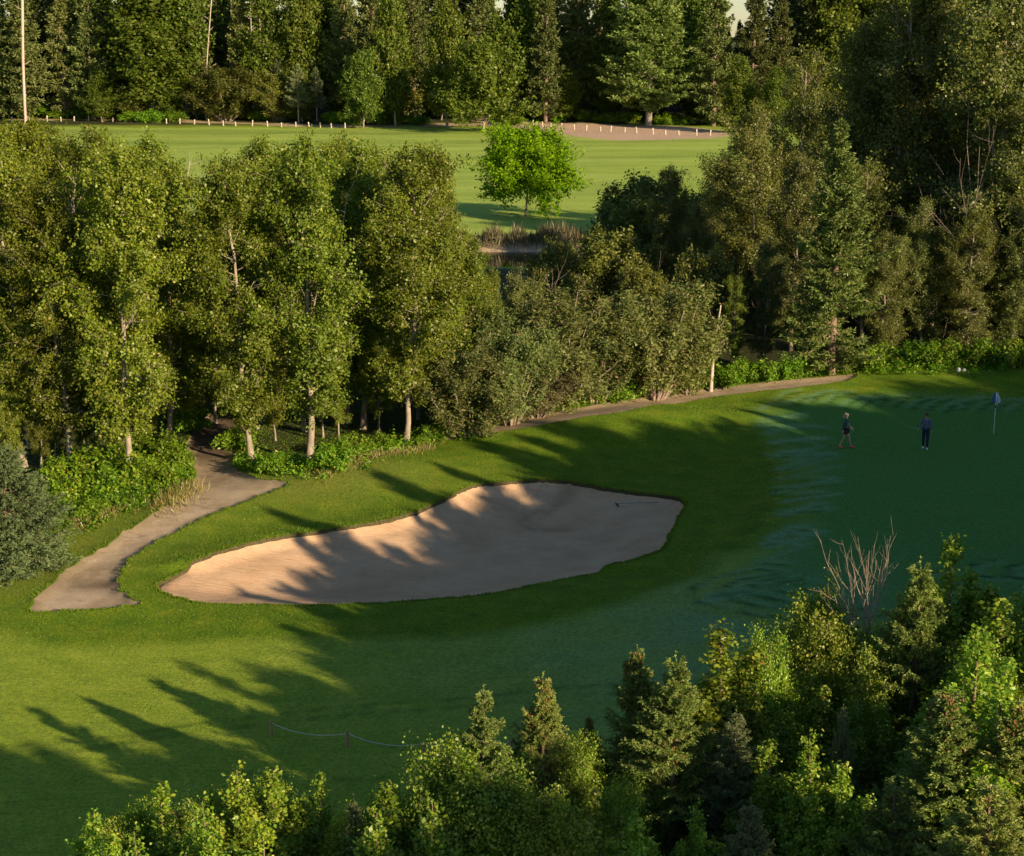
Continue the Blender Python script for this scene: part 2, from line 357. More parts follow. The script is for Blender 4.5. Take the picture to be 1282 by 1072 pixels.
# ------------------------------------------------------------------ ground sheets (turf, bunker sand, gravel path) cut along their outlines
def build_ground():
    rng = np.random.default_rng(1)
    sp = 0.30
    gx, gy = np.meshgrid(np.arange(-30, 38, sp), np.arange(33, 106, sp)); gy = gy+(np.arange(gx.shape[1]) % 2)*sp*0.5
    A = np.c_[gx.ravel(), gy.ravel()]; A += rng.uniform(-0.05, 0.05, A.shape)
    allb = [bunker, pathA, pathB]
    for bd in allb:
        lo, hi = bd.min(0)-0.4, bd.max(0)+0.4
        m = ((A > lo) & (A < hi)).all(1); idx = np.where(m)[0]
        d = dist_poly(A[idx], bd); A = np.delete(A, idx[d < 0.13], axis=0)
    gx, gy = np.meshgrid(np.arange(-160, 190, 2.5), np.arange(-40, 430, 2.5)); B = np.c_[gx.ravel(), gy.ravel()]
    B = B[~((B[:, 0] > -31) & (B[:, 0] < 39) & (B[:, 1] > 32) & (B[:, 1] < 107))]
    gx, gy = np.meshgrid(np.arange(-6000, 6001, 250), np.arange(-3000, 9001, 250)); C = np.c_[gx.ravel(), gy.ravel()]
    C = C[~((C[:, 0] > -170) & (C[:, 0] < 200) & (C[:, 1] > -50) & (C[:, 1] < 440))]
    P = [A, B, C]; E = []; base = sum(map(len, P))
    for bd in allb:
        n = len(bd); E += [(base+i, base+(i+1) % n) for i in range(n)]; P.append(bd); base += n
    P = np.concatenate(P)
    vo, eo, fo, *_ = delaunay_2d_cdt([Vector(p) for p in P], E, [], 0, 1e-5, False)
    V2 = np.array([(v.x, v.y) for v in vo]); F = np.array([f for f in fo if len(f) == 3])
    a, b, c = V2[F[:, 0]], V2[F[:, 1]], V2[F[:, 2]]
    cr = (b[:, 0]-a[:, 0])*(c[:, 1]-a[:, 1])-(b[:, 1]-a[:, 1])*(c[:, 0]-a[:, 0])
    F = F[np.abs(cr) > 1e-9]; cr = cr[np.abs(cr) > 1e-9]; F[cr < 0] = F[cr < 0][:, ::-1]
    cen = V2[F].mean(1)
    reg = np.zeros(len(F), int)
    for k, bd in enumerate(allb, 1): reg[in_poly(cen, bd)] = k
    X, Y = V2[:, 0], V2[:, 1]
    z = hz(X, Y)
    # drop of the path below the turf, away from its rim
    dA = np.minimum(dist_poly(V2, pathA), dist_poly(V2, pathB)); insP = (in_poly(V2, pathA) | in_poly(V2, pathB)) & (dA > 1e-3)
    z = z+np.where(insP, -0.07*sstep(0, 0.35, dA), 0.05*np.exp(-(dA/0.5)**2))
    dB = dist_poly(V2, bunker); dG = dist_poly(V2, green); insG = in_poly(V2, green)
    # fairway (mown, dewy) against rough
    fair_edge = catmull(gp2([(-60, 812), (80, 810), (200, 806), (330, 800), (470, 800), (600, 795), (700, 778), (790, 752), (880, 718), (930, 690), (1300, 700), (1400, 1200), (-200, 1250)]), 6)
    insF = in_poly(V2, fair_edge); dF = dist_poly(V2, fair_edge)
    rough = np.where(insF, 0.5-0.5*sstep(0, 0.5, dF), 0.5+0.5*sstep(0, 0.5, dF)); rough[dG < 0.01] = 0
    greenm = np.where(insG, sstep(0, 2.6, dG), 0); rough = rough*(1-greenm)
    far = sstep(108, 125, Y)*(Y < 345)
    rough = np.where(Y > 110, 0, rough)
    dry = gauss(X, Y, -8, 69, 6, 3, 0.8, .3)+gauss(X, Y, -15, 62, 5, 3, 0.3)+gauss(X, Y, -19, 58.5, 4, 3, 1.0)+gauss(X, Y, -17, 70, 3, 5, .8)
    # dew trails: polylines seen on the green and the approach
    dew = np.zeros(len(X)); trail = np.zeros(len(X)); nb = (X > -30) & (X < 38) & (Y > 33) & (Y < 106)
    Q = V2[nb]; dw = np.zeros(nb.sum()); tr = np.zeros(nb.sum())
    def stroke(arr, px, w, a):
        pl = catmull(gp2(px), 6, False); d = dist_poly(Q, pl, False)
        return np.maximum(arr, min(1, a*1.9)*np.exp(-(d/(w*0.8))**2))
    r2 = np.random.default_rng(8)
    spine = np.array([(975, 512), (985, 540), (1000, 575), (1005, 610), (1000, 650), (975, 690), (925, 735), (900, 752)], float)
    sp_s = catmull(spine, 6, False)
    for i in range(0, len(sp_s)-2, 1):
        x, y = sp_s[i]+r2.normal(0, 3, 2); L_ = r2.uniform(22, 62)
        ang = r2.uniform(-0.15, 0.55)
        p0 = (x-L_*0.55, y+L_*0.18*ang+3); p1 = (x+r2.normal(0, 4), y+r2.normal(0, 2)); p2 = (x+L_*0.75, y-L_*0.5*ang)
        dw = stroke(dw, [p0, p1, p2], r2.uniform(0.16, 0.42), r2.uniform(0.2, 0.55))
        if i % 2: tr = stroke(tr, [(p0[0], p0[1]+3), (p1[0], p1[1]+4), (p2[0], p2[1]+4)], 0.10, 0.28)
    for x in range(985, 1280, 21):
        y = 496+(x-985)*0.035+r2.normal(0, 2); dw = stroke(dw, [(x-16, y+7), (x-2, y-3), (x+16, y-6)], 0.25, r2.uniform(.15, .4))
        tr = stroke(tr, [(x-12, y+10), (x+2, y), (x+20, y-3)], 0.14, .4)
    for k, (rx, ry) in enumerate([(165, 33), (125, 24), (92, 17), (60, 11), (30, 6)]):
        pts = [(1030+rx*math.cos(t)-8*k*0, 742-k*2+ry*math.sin(t)) for t in np.linspace(math.pi*0.35, math.pi*1.35, 12)]
        tr = stroke(tr, pts, 0.11, 0.42)
        pts = [(p[0]+9, p[1]-2) for p in pts]; dw = stroke(dw, pts, 0.22, 0.35)
    for cx, cy in ((1185, 725), (1245, 712), (1290, 715)):
        pts = [(cx+30*math.cos(t), cy+11*math.sin(t)) for t in np.linspace(0.4, 4.6, 9)]; tr = stroke(tr, pts, 0.14, .6)
        dw = stroke(dw, [(p[0]+8, p[1]+3) for p in pts], 0.3, .35)
    tracks = [[(-20, 938), (120, 925), (260, 905), (400, 888), (560, 876), (700, 862), (850, 850), (960, 842)],
              [(-20, 951), (120, 937), (260, 915), (400, 899), (560, 887), (700, 873), (850, 861), (960, 852)],
              [(300, 968), (430, 976), (520, 972), (600, 962)]]
    for q in tracks: tr = stroke(tr, q, 0.10, 0.26)
    dew[nb] = dw; trail[nb] = tr
    # general dew film of the mown approach, patchy
    patch = 0.5+0.5*np.sin(X*0.9+np.sin(Y*0.7)*1.5)*np.sin(Y*1.3+np.sin(X*0.5))
    appr = gauss(X, Y, 8.5, 50, 9, 9, 0.75)
    dew = np.maximum(dew, appr*(1-rough)*(0.55+0.45*patch)*(Y < 64)*np.where(insG, 0.5, 1))
    dew = dew+gauss(X, Y, 7, 171, 10, 3, .25)
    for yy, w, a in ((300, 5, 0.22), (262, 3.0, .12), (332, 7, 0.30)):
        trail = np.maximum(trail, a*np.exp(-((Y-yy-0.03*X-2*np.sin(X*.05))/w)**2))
    soilpoly = catmull(gp2([(655, 152), (720, 155), (800, 158), (890, 163), (893, 172), (800, 175), (740, 172), (690, 165), (650, 160)]), 5)
    soil = np.where(in_poly(V2, soilpoly), 1.0, sstep(2.5, 0, dist_poly(V2, soilpoly)))
    stripf = catmull(gp2([(20, 151), (130, 151), (150, 154), (250, 154), (440, 159), (660, 156), (660, 153), (440, 156), (250, 151), (130, 148.5), (20, 148.5)]), 5)
    soil = np.maximum(soil, 0.8*in_poly(V2, stripf))
    hole = np.exp(-(((X-13.8)/3.0)**2+((Y-206)/1.7)**2)**2)+0.5*np.exp(-(((X-21)/1.6)**2+((Y-196)/0.9)**2)**2)
    soil = np.clip(soil+0.9*((Y > 146.5) & (Y < 158.4)), 0, 1)
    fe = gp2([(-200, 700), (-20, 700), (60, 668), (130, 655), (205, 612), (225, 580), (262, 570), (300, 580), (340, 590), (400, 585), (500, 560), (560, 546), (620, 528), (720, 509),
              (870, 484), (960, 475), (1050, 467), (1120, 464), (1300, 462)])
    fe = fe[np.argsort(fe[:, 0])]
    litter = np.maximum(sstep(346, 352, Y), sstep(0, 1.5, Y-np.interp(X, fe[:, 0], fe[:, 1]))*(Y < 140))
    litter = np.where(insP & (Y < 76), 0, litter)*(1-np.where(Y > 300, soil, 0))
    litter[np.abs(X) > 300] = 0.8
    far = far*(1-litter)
    foot = np.zeros(len(X)); ns = dB < 20; 
    fr = catmull(gp2([(718, 612), (700, 630), (672, 645), (655, 652), (668, 662), (700, 664)]), 6, False)
    foot[nb] = 1.0*np.exp(-(dist_poly(Q, fr, False)/0.36)**2)*(0.6+0.4*np.sin(Q[:, 0]*9)*np.sin(Q[:, 1]*7))
    fr = catmull(gp2([(600, 622), (625, 630), (640, 636), (612, 636), (585, 628)]), 6, False)
    foot[nb] = np.maximum(foot[nb], 0.45*np.exp(-(dist_poly(Q, fr, False)/0.2)**2))
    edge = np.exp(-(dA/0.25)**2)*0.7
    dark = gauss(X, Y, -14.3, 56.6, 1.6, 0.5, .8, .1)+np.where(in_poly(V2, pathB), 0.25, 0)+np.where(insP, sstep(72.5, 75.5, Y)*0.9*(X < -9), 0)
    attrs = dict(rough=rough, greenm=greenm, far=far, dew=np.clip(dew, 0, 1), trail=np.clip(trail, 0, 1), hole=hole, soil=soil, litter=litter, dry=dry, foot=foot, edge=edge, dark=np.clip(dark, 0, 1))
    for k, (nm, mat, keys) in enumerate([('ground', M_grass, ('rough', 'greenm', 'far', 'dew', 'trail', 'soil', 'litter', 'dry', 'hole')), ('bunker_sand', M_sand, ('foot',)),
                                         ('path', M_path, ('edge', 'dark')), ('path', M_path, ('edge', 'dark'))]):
        f = F[reg == k]; used, inv = np.unique(f, return_inverse=True); inv = inv.reshape(f.shape)
        V = np.c_[V2[used], z[used]]
        if nm == 'bunker_sand':      # sand surface starts a hand below the turf lip, skirt of bare soil above it
            near = dB[used] < 1e-4; V[near, 2] -= 0.13
            V[:, 2] += 0.02*np.sin(V[:, 0]*3+np.sin(V[:, 1]*2))*np.sin(V[:, 1]*2.3)
            V[:, 2] += 0.05*foot[used]*rng.normal(0, 1, len(used))
        me = mesh_np(nm, V, inv, [mat], True, {q: attrs[q][used] for q in keys})
        link(nm, me, kind='structure')
    # soil lip of the bunker
    n = len(bunker); zt = hz(bunker[:, 0], bunker[:, 1]); inw = bunker.mean(0)-bunker; inw /= np.linalg.norm(inw, axis=1)[:, None]
    i = np.arange(n); j = (i+1) % n
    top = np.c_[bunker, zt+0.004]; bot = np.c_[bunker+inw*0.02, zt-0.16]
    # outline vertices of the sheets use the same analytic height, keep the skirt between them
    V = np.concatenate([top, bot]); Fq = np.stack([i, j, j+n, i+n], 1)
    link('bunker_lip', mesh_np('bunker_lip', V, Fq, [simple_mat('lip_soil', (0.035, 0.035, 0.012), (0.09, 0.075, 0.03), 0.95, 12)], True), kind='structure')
build_ground()
def turf_z(x, y):
    p = np.array([[x, y]]); dA = min(dist_poly(p, pathA)[0], dist_poly(p, pathB)[0])
    ins = in_poly(p, pathA)[0] or in_poly(p, pathB)[0]
    return hz1(x, y)+(-0.07*float(sstep(0, 0.35, dA)) if ins else 0.05*math.exp(-(dA/0.5)**2))

# water of the creek
wm, t_, N_, L_ = nt('creek_water'); p_ = N_.new('ShaderNodeBsdfPrincipled'); p_.inputs['Base Color'].default_value = (0.006, 0.008, 0.005, 1); p_.inputs['Roughness'].default_value = 0.08
n_ = N_.new('ShaderNodeTexNoise'); n_.inputs['Scale'].default_value = 1.5; b_ = N_.new('ShaderNodeBump'); b_.inputs['Strength'].default_value = 0.15; L_.new(n_.outputs[0], b_.inputs['Height']); L_.new(b_.outputs[0], p_.inputs['Normal'])
o_ = N_.new('ShaderNodeOutputMaterial'); L_.new(p_.outputs[0], o_.inputs[0])
link('water', mesh_np('water', [(-150, 136, -0.95), (180, 150, -0.95), (180, 166, -0.95), (-150, 152, -0.95)], [[0, 1, 2, 3]], [wm]), kind='structure')

# ------------------------------------------------------------------ plant generators -> (trunk mesh, crown mesh) pairs
def unit(v): return v/(np.linalg.norm(v)+1e-9)
def gen_broad(name, seed, H, R, z0, nlimb, nleaf, lsize, mleaf, mbark, prof, elev=(35, 60), sig=0.22, trunk_r=0.014, lean=0.0, sub=4, aspect=0.75, bare=0.0, twist=1.0, forks=0):
    rng = np.random.default_rng(seed); T = Tubes()
    m = 12; zs = np.linspace(0, H*0.97, m); wob = np.cumsum(rng.normal(0, 0.008*H, (m, 2)), 0)*twist; wob -= wob[0]
    wob[:, 0] += lean*zs
    tp = np.c_[wob, zs]; tr = trunk_r*H*(1-0.82*(zs/H)**0.9)+0.01; tr[0] *= 1.35
    T.add(tp, tr, 8)
    segs = []; wts = []
    for i in range(nlimb):
        u = (i+rng.uniform(0, 1))/nlimb; z = z0+(H*0.97-z0)*u
        az = i*2.39996+rng.normal(0, 0.5); Lb = R*prof(u)*rng.uniform(0.7, 1.2)
        el = math.radians(rng.uniform(*elev)+20*u)
        s0 = np.array([np.interp(z, zs, tp[:, 0]), np.interp(z, zs, tp[:, 1]), z])
        d = np.array([math.cos(az)*math.cos(el), math.sin(az)*math.cos(el), math.sin(el)])
        pts = [s0]; k = 5
        for q in range(k):
            d = unit(d+rng.normal(0, 0.16, 3)+np.array([0, 0, 0.03])); pts.append(pts[-1]+d*Lb/max(0.55, math.cos(el))*0.75/k)
        pts = np.array(pts); r0 = max(0.012, 0.32*np.interp(z, zs, tr))
        T.add(pts, np.linspace(r0, 0.008, k+1), 5)
        dead = rng.uniform() < bare
        if not dead:
            segs.append((pts[2], pts[-1])); wts.append(Lb*0.7)
        for s in range(sub):
            f = rng.uniform(0.3, 1.0); q = f*k; a = pts[int(min(q, k-1e-6))]; b = pts[min(int(q)+1, k)]; p0 = a+(b-a)*(q-int(min(q, k-1e-6)) if q < k else 1)
            dd = unit(unit(b-a)+rng.normal(0, 0.65, 3)+np.array([0, 0, 0.15])); l2 = Lb*rng.uniform(0.25, 0.5)+0.15
            p1 = p0+dd*l2*0.5; p2 = p1+unit(dd+rng.normal(0, 0.3, 3))*l2*0.5
            T.add(np.array([p0, p1, p2]), [0.4*r0+0.004, 0.007, 0.004], 4)
            if not dead: segs.append((p0, p2)); wts.append(l2)
    # leading shoot
    segs.append((tp[-3], tp[-1]+np.array([0, 0, H*0.03]))); wts.append(R*0.6)
    w = np.array(wts); w /= w.sum(); idx = rng.choice(len(segs), nleaf, p=w)
    A = np.array([s[0] for s in segs])[idx]; B = np.array([s[1] for s in segs])[idx]
    f = rng.beta(1.4, 1.0, nleaf)[:, None]
    # clumps: each twig carries a few leaf bunches
    off = rng.normal(0, 1, (nleaf, 3))*sig
    cl = rng.normal(0, 1, (len(segs), 3, 3))*sig*1.9; cid = rng.integers(0, 3, nleaf)
    C = A+(B-A)*f+off+cl[idx, cid]; C[:, 2] = np.maximum(C[:, 2], 0.1)
    ax = np.c_[C[:, 0], C[:, 1], np.zeros(nleaf)]; ax /= np.linalg.norm(ax, axis=1)[:, None]+1e-6
    return T.mesh(name+'_trunk', mbark), leaves(name+'_crown', C, lsize, mleaf, rng, 0.3, aspect, ax*0.6)
def gen_spire(name, seed, H, R, nlead, nleaf, lsize, mleaf, sig=0.10):
    """young balsam poplar: several upright leaders, leaves close to each"""
    rng = np.random.default_rng(seed); T = Tubes(); segs = []; wts = []
    tp = np.array([[0, 0, 0], [rng.normal(0, .1), rng.normal(0, .1), H*0.5], [rng.normal(0, .1), rng.normal(0, .1), H]])
    tp = catmull(tp, 5, False); T.add(tp, np.linspace(0.014*H, 0.008, len(tp)), 7)
    lead = [tp[2:]]
    for i in range(nlead):
        u = rng.uniform(0.12, 0.78); az = i*2.4+rng.normal(0, .4); s0 = tp[int(u*(len(tp)-1))]
        r = R*rng.uniform(0.4, 1.0)*(1-0.5*u); top = min(H*rng.uniform(0.62, 0.97)*(1-0.18*r/R), s0[2]+H*0.5)
        o = np.array([math.cos(az), math.sin(az), 0])*r
        pts = catmull(np.array([s0, s0+o*0.7+np.array([0, 0, (top-s0[2])*0.3]), s0*np.array([1, 1, 0])+o+np.array([0, 0, top])]), 4, False)
        T.add(pts, np.linspace(0.022, 0.006, len(pts)), 5); lead.append(pts[1:])
    for li, pts in enumerate(lead):
        n = len(pts)
        for j in range(n*9):
            f = rng.uniform(0, n-1.001); p = pts[int(f)]+(pts[int(f)+1]-pts[int(f)])*(f-int(f)); frac = f/n
            az = rng.uniform(0, 6.28); l = (0.36-0.24*frac**1.5)*(1.25 if li == 0 else 1)*rng.uniform(0.6, 1.15)
            d = np.array([math.cos(az)*0.75, math.sin(az)*0.75, 0.8]); q = p+d*l
            if j % 3 == 0: T.add(np.array([p, q]), [0.006, 0.003], 3, False)
            segs.append((p, q)); wts.append(l+0.06)
        segs.append((pts[-1], pts[-1]+np.array([0, 0, 0.18]))); wts.append(0.12)
    w = np.array(wts); w /= w.sum(); idx = rng.choice(len(segs), nleaf, p=w)
    A = np.array([s[0] for s in segs])[idx]; B = np.array([s[1] for s in segs])[idx]
    C = A+(B-A)*rng.beta(1.6, 0.9, nleaf)[:, None]+rng.normal(0, sig, (nleaf, 3))
    ax = (B-A)/(np.linalg.norm(B-A, axis=1)[:, None]+1e-6)
    return T.mesh(name+'_trunk', M_bark2), leaves(name+'_crown', C, lsize, mleaf, rng, 0.25, 0.72, ax*0.8)
def gen_spruce(name, seed, H, R, z0, dz, nb, tw, nper, nl, nw, mneedle, power=0.85, cones=0, droop=0.25, irregular=0.18, bark=None):
    rng = np.random.default_rng(seed); T = Tubes(); P0 = []; D = []; LL = []
    T.add(np.array([[0, 0, 0], [0.01*H, 0, H*0.4], [0, 0.008*H, H*0.75], [0, 0, H]]), [0.017*H, 0.012*H, 0.006*H, 0.008], 8)
    z = z0; conep = []
    while z < H*0.985:
        u = (z-z0)/(H-z0); Rz = R*((1-u)**power)*(0.55+0.45*min(1, u*8)) + 0.06
        for b in range(nb if u < 0.85 else max(3, nb-2)):
            az = rng.uniform(0, 6.283); L = Rz*(1+irregular*rng.normal())
            if L < 0.05: L = 0.06
            zz = z+rng.uniform(0, dz); el = math.radians(-12+55*u**1.5+rng.normal(0, 6))
            dr = np.array([math.cos(az), math.sin(az), 0]); k = 6; tt = np.linspace(0, 1, k)
            pts = np.array([0, 0, zz])+dr*(tt*L)[:, None]*math.cos(el)+np.array([0, 0, 1])*((tt*math.sin(el)*L)-droop*L*tt*(1-tt)*1.6+0.10*L*tt**3)[:, None]
            T.add(pts, np.linspace(0.008*H*(1-u)*0.5+0.006, 0.003, k), 4, False)
            side = np.array([-math.sin(az), math.cos(az), 0])
            nt_ = max(2, int(L/tw)); f = (np.arange(nt_)+rng.uniform(0, 1, nt_))/nt_; f = 0.12+0.88*f
            base = np.stack([np.interp(f, tt, pts[:, c]) for c in range(3)], 1)
            for sgn in (-1, 1):
                dd = side*sgn*0.75+dr*0.75; dd = dd[None]+rng.normal(0, 0.12, (nt_, 3))+np.array([0, 0, -0.12]); dd /= np.linalg.norm(dd, axis=1)[:, None]
                l2 = (0.42*L*(1-0.72*f)+0.06)*rng.uniform(0.7, 1.15, nt_)
                g = rng.uniform(0, 1, (nt_, nper)); pp = base[:, None]+dd[:, None]*(l2[:, None]*g)[:, :, None]+rng.normal(0, 0.01, (nt_, nper, 3))
                nd = dd[:, None]*0.8+rng.normal(0, 0.5, (nt_, nper, 3))+np.array([0, 0, 0.18]); nd /= np.linalg.norm(nd, axis=2)[:, :, None]
                P0.append(pp.reshape(-1, 3)); D.append(nd.reshape(-1, 3))
            g = rng.uniform(0.15, 1, (nt_*nper//2+3, 1)); pp = np.stack([np.interp(g[:, 0], tt, pts[:, c]) for c in range(3)], 1)
            nd = dr+rng.normal(0, 0.5, pp.shape)+np.array([0, 0, 0.2]); nd /= np.linalg.norm(nd, axis=1)[:, None]; P0.append(pp); D.append(nd)
            if cones and u > 0.35 and rng.uniform() < cones*u: conep.append(pts[-2]*0.5+pts[-3]*0.5)
        z += dz*(1-0.35*u)
    g = rng.uniform(0.93, 1.03, 40)*H; P0.append(np.c_[np.zeros(40), np.zeros(40), g]); nd = rng.normal(0, .6, (40, 3))+np.array([0, 0, 1.]); D.append(nd/np.linalg.norm(nd, axis=1)[:, None])
    P0 = np.concatenate(P0); D = np.concatenate(D)
    tr = T.mesh(name+'_trunk', bark or M_bark2)
    cr = blades(name+'_crown', P0, D, nl*rng.uniform(0.7, 1.2, len(P0)), nw, mneedle, rng)
    cm = None
    if conep:
        C = Tubes()
        for c in conep:
            for q in range(5):
                a = c+rng.normal(0, 0.07, 3); C.add(np.array([a, a+[0, 0, -0.03], a+[0, 0, -0.08], a+[0, 0, -0.11]]), [0.012, 0.022, 0.018, 0.006], 5)
        cm = C.mesh(name+'_cones', M_cone)
    return tr, cr, cm
def gen_bush(name, seed, H, R, nst, nleaf, lsize, mleaf, mbark, sig=0.16, aspect=0.4, bare=0.0):
    rng = np.random.default_rng(seed); T = Tubes(); segs = []; wts = []
    for i in range(nst):
        az = i*2.4+rng.normal(0, .3); r = R*math.sqrt((i+0.5)/nst); top = H*(1-0.45*(r/R)**2)*rng.uniform(0.75, 1.08)
        o = np.array([math.cos(az), math.sin(az), 0.])
        pts = catmull(np.array([o*0.15*r, o*r*0.5+[0, 0, top*0.45], o*r*0.85+[0, 0, top*0.8], o*r*rng.uniform(0.9, 1.15)+[0, 0, top]]), 4, False)
        T.add(pts, np.linspace(0.02+0.006*H, 0.006, len(pts)), 5)
        for j in range(14):
            f = rng.uniform(0.15, 1)*(len(pts)-1.001); p = pts[int(f)]+(pts[int(f)+1]-pts[int(f)])*(f-int(f))
            d = unit(rng.normal(0, 0.7, 3)+o*0.4+np.array([0, 0, 0.6])); l = rng.uniform(0.3, 0.8)*R*0.35+0.1
            q = p+d*l+np.array([0, 0, -0.08*l]); T.add(np.array([p, (p+q)/2+rng.normal(0, .03, 3), q]), [0.009, 0.006, 0.003], 3, False)
            if rng.uniform() > bare: segs.append((p, q)); wts.append(l)
    w = np.array(wts); w /= w.sum(); idx = rng.choice(len(segs), nleaf, p=w)
    A = np.array([s[0] for s in segs])[idx]; B = np.array([s[1] for s in segs])[idx]
    C = A+(B-A)*rng.beta(1.3, 0.9, nleaf)[:, None]+rng.normal(0, sig, (nleaf, 3)); C[:, 2] = np.abs(C[:, 2])+0.03
    ax = C/(np.linalg.norm(C, axis=1)[:, None]+1e-6)
    return T.mesh(name+'_stems', mbark), leaves(name+'_foliage', C, lsize, mleaf, rng, 0.2, aspect, ax*0.7)
def gen_dead(name, seed, H, R, n, mat, r0=0.02, depth=3, spread=0.5, trunk=0.0):
    rng = np.random.default_rng(seed); T = Tubes()
    def grow(p, d, L, r, lv):
        k = 5; pts = [p]
        for q in range(k):
            d = unit(d+rng.normal(0, 0.10, 3)+np.array([0, 0, 0.05])); pts.append(pts[-1]+d*L/k)
        pts = np.array(pts); T.add(pts, np.linspace(r, r*0.35, k+1), 5)
        if lv > 0:
            for q in range(rng.integers(3, 6)):
                f = rng.uniform(0.25, 0.95)*k; a = pts[int(f)]+(pts[int(f)+1]-pts[int(f)])*(f-int(f))
                grow(a, unit(d+rng.normal(0, spread, 3)), L*rng.uniform(0.3, 0.55), r*0.5, lv-1)
    for i in range(n):
        az = i*2.4; d = unit(np.array([math.cos(az)*R/H*rng.uniform(0.2, 1), math.sin(az)*R/H, 1.0]))
        p0 = np.array([math.cos(az)*0.1, math.sin(az)*0.1, 0])
        if trunk:
            p1 = np.array([math.cos(az)*R*0.5*rng.uniform(.2, 1), math.sin(az)*R*0.5, trunk]); T.add(np.array([p0, (p0+p1)/2+rng.normal(0, .05, 3), p1]), r0*1.1, 5); p0 = p1
        grow(p0, d, (H-trunk)*rng.uniform(0.7, 1.0), r0, depth-1)
    return T.mesh(name, mat)

col_prof = lambda u: (0.55+0.6*min(1, u*3.5))*(1 if u < 0.55 else max(0.12, 1-((u-0.55)/0.47)**1.7*0.85))
cone_prof = lambda u: max(0.12, (0.75+0.5*min(1, u*5))*(1-u**1.5)+0.05)
ball_prof = lambda u: math.sqrt(max(0.05, 1-(2*u-0.85)**2*0.9))
K = {}
for i in range(4):
    K['aspen%d' % i] = gen_broad('aspen%d' % i, 10+i, 14, (2.15, 2.5, 2.0, 2.3)[i], 2.0, 56, 60000, 0.108, M_pop, M_bark, col_prof, (-5, 45), 0.12, 0.0098, sub=8, bare=0.07)
for i in range(3):
    K['olive%d' % i] = gen_broad('olive%d' % i, 30+i, 16, 2.9, 1.4, 64, 60000, 0.122, M_pop_olive, M_bark, col_prof, (-8, 42), 0.15, 0.010, sub=8, bare=0.06)
K['maple'] = gen_broad('round', 40, 9.6, 6.5, 3.5, 100, 60000, 0.26, M_round, M_bark, lambda u: math.sqrt(max(0.05, 1-((u-0.22)/0.80)**2)), (-12, 12), 0.20, 0.014, sub=7)
for i in range(2):
    K['farpop%d' % i] = gen_broad('farpop%d' % i, 50+i, 26, 5.2, 2.0, 80, 22000, 0.46, M_farpop, M_bark, cone_prof, (20, 55), 0.42, 0.010, sub=4)
    K['farspr%d' % i] = gen_spruce('farspr%d' % i, 60+i, 26, 3.9, 1.5, 0.75, 7, 0.42, 5, 0.62, 0.22, M_farspr, 0.75, irregular=0.22)
K['bigspr'] = gen_spruce('bigspr', 64, 30, 6.2, 4.0, 0.7, 9, 0.42, 5, 0.62, 0.24, M_spr, 0.5, irregular=0.2, bark=M_bark)
K['roundbig'] = gen_broad('roundbig', 66, 17, 8.0, 0.8, 90, 30000, 0.50, M_farpop, M_bark, lambda u: max(.15, math.sqrt(max(0, 1-(1.15*u-0.15)**2))), (20, 60), 0.4, 0.012, sub=4)
K['smallpine'] = gen_spruce('smallpine', 67, 10, 2.3, 3.0, 0.45, 7, 0.25, 5, 0.36, 0.11, M_sprb, 0.8, bark=M_bark)
for i in range(2):
    K['midspr%d' % i] = gen_spruce('midspr%d' % i, 70+i, 14, 2.3, 0.8, 0.36, 8, 0.16, 6, 0.24, 0.07, M_spr, 0.72, irregular=0.28)
for i in range(3):
    K['willow%d' % i] = gen_bush('willow%d' % i, 80+i, 5.0, 2.6, 26, 34000, 0.15, (M_willow, M_willow, M_brown)[i], M_dead, 0.17, 0.38, bare=(0.05, 0.1, 0.3)[i])
K['olivebush'] = gen_bush('olivebush', 85, 6.0, 2.7, 28, 30000, 0.155, M_pop_olive, M_bark, 0.20, 0.7, bare=0.05)
K['shrub0'] = gen_bush('shrub0', 90, 1.3, 1.1, 12, 3800, 0.13, M_shrub, M_bark2, 0.12, 0.7)
K['shrub1'] = gen_bush('shrub1', 91, 1.1, 1.3, 12, 3600, 0.14, M_shrub, M_bark2, 0.13, 0.6)
K['open'] = gen_spruce('openspr', 98, 8.5, 1.9, 0.6, 0.36, 7, 0.07, 17, 0.10, 0.03, M_spr, 0.9, irregular=0.3, droop=0.1)
K['bluebush'] = gen_spruce('bluebush', 92, 4.3, 2.0, 0.05, 0.15, 10, 0.10, 8, 0.12, 0.036, M_bushb, 0.75, irregular=0.2)
for i in range(3):
    K['fspr%d' % i] = gen_spruce('fspr%d' % i, 100+i, 8.5, 1.9, 0.6, 0.19, 7, 0.07, 15, 0.09, 0.028, (M_sprb, M_spr, M_spr)[i], 0.8, cones=(0, 0.55, 0.14)[i], irregular=0.26)
for i in range(3):
    K['spire%d' % i] = gen_spire('spire%d' % i, 110+i, 7.0, 1.45, 20, 56000, 0.080, M_front, 0.075)
K['spirey'] = gen_spire('spirey', 114, 7.0, 1.35, 16, 46000, 0.08, M_yel, 0.075)
K['fbush'] = gen_broad('fbush', 116, 6.5, 1.9, 1.0, 60, 90000, 0.072, M_front, M_bark2, lambda u: max(0.55, ball_prof(u)), (35, 70), 0.13, 0.012, sub=6)
K['fbushy'] = gen_broad('fbushy', 117, 6.0, 1.8, 1.0, 56, 80000, 0.072, M_yel, M_bark2, lambda u: max(0.55, ball_prof(u)), (35, 70), 0.13, 0.012, sub=6, bare=0.05)

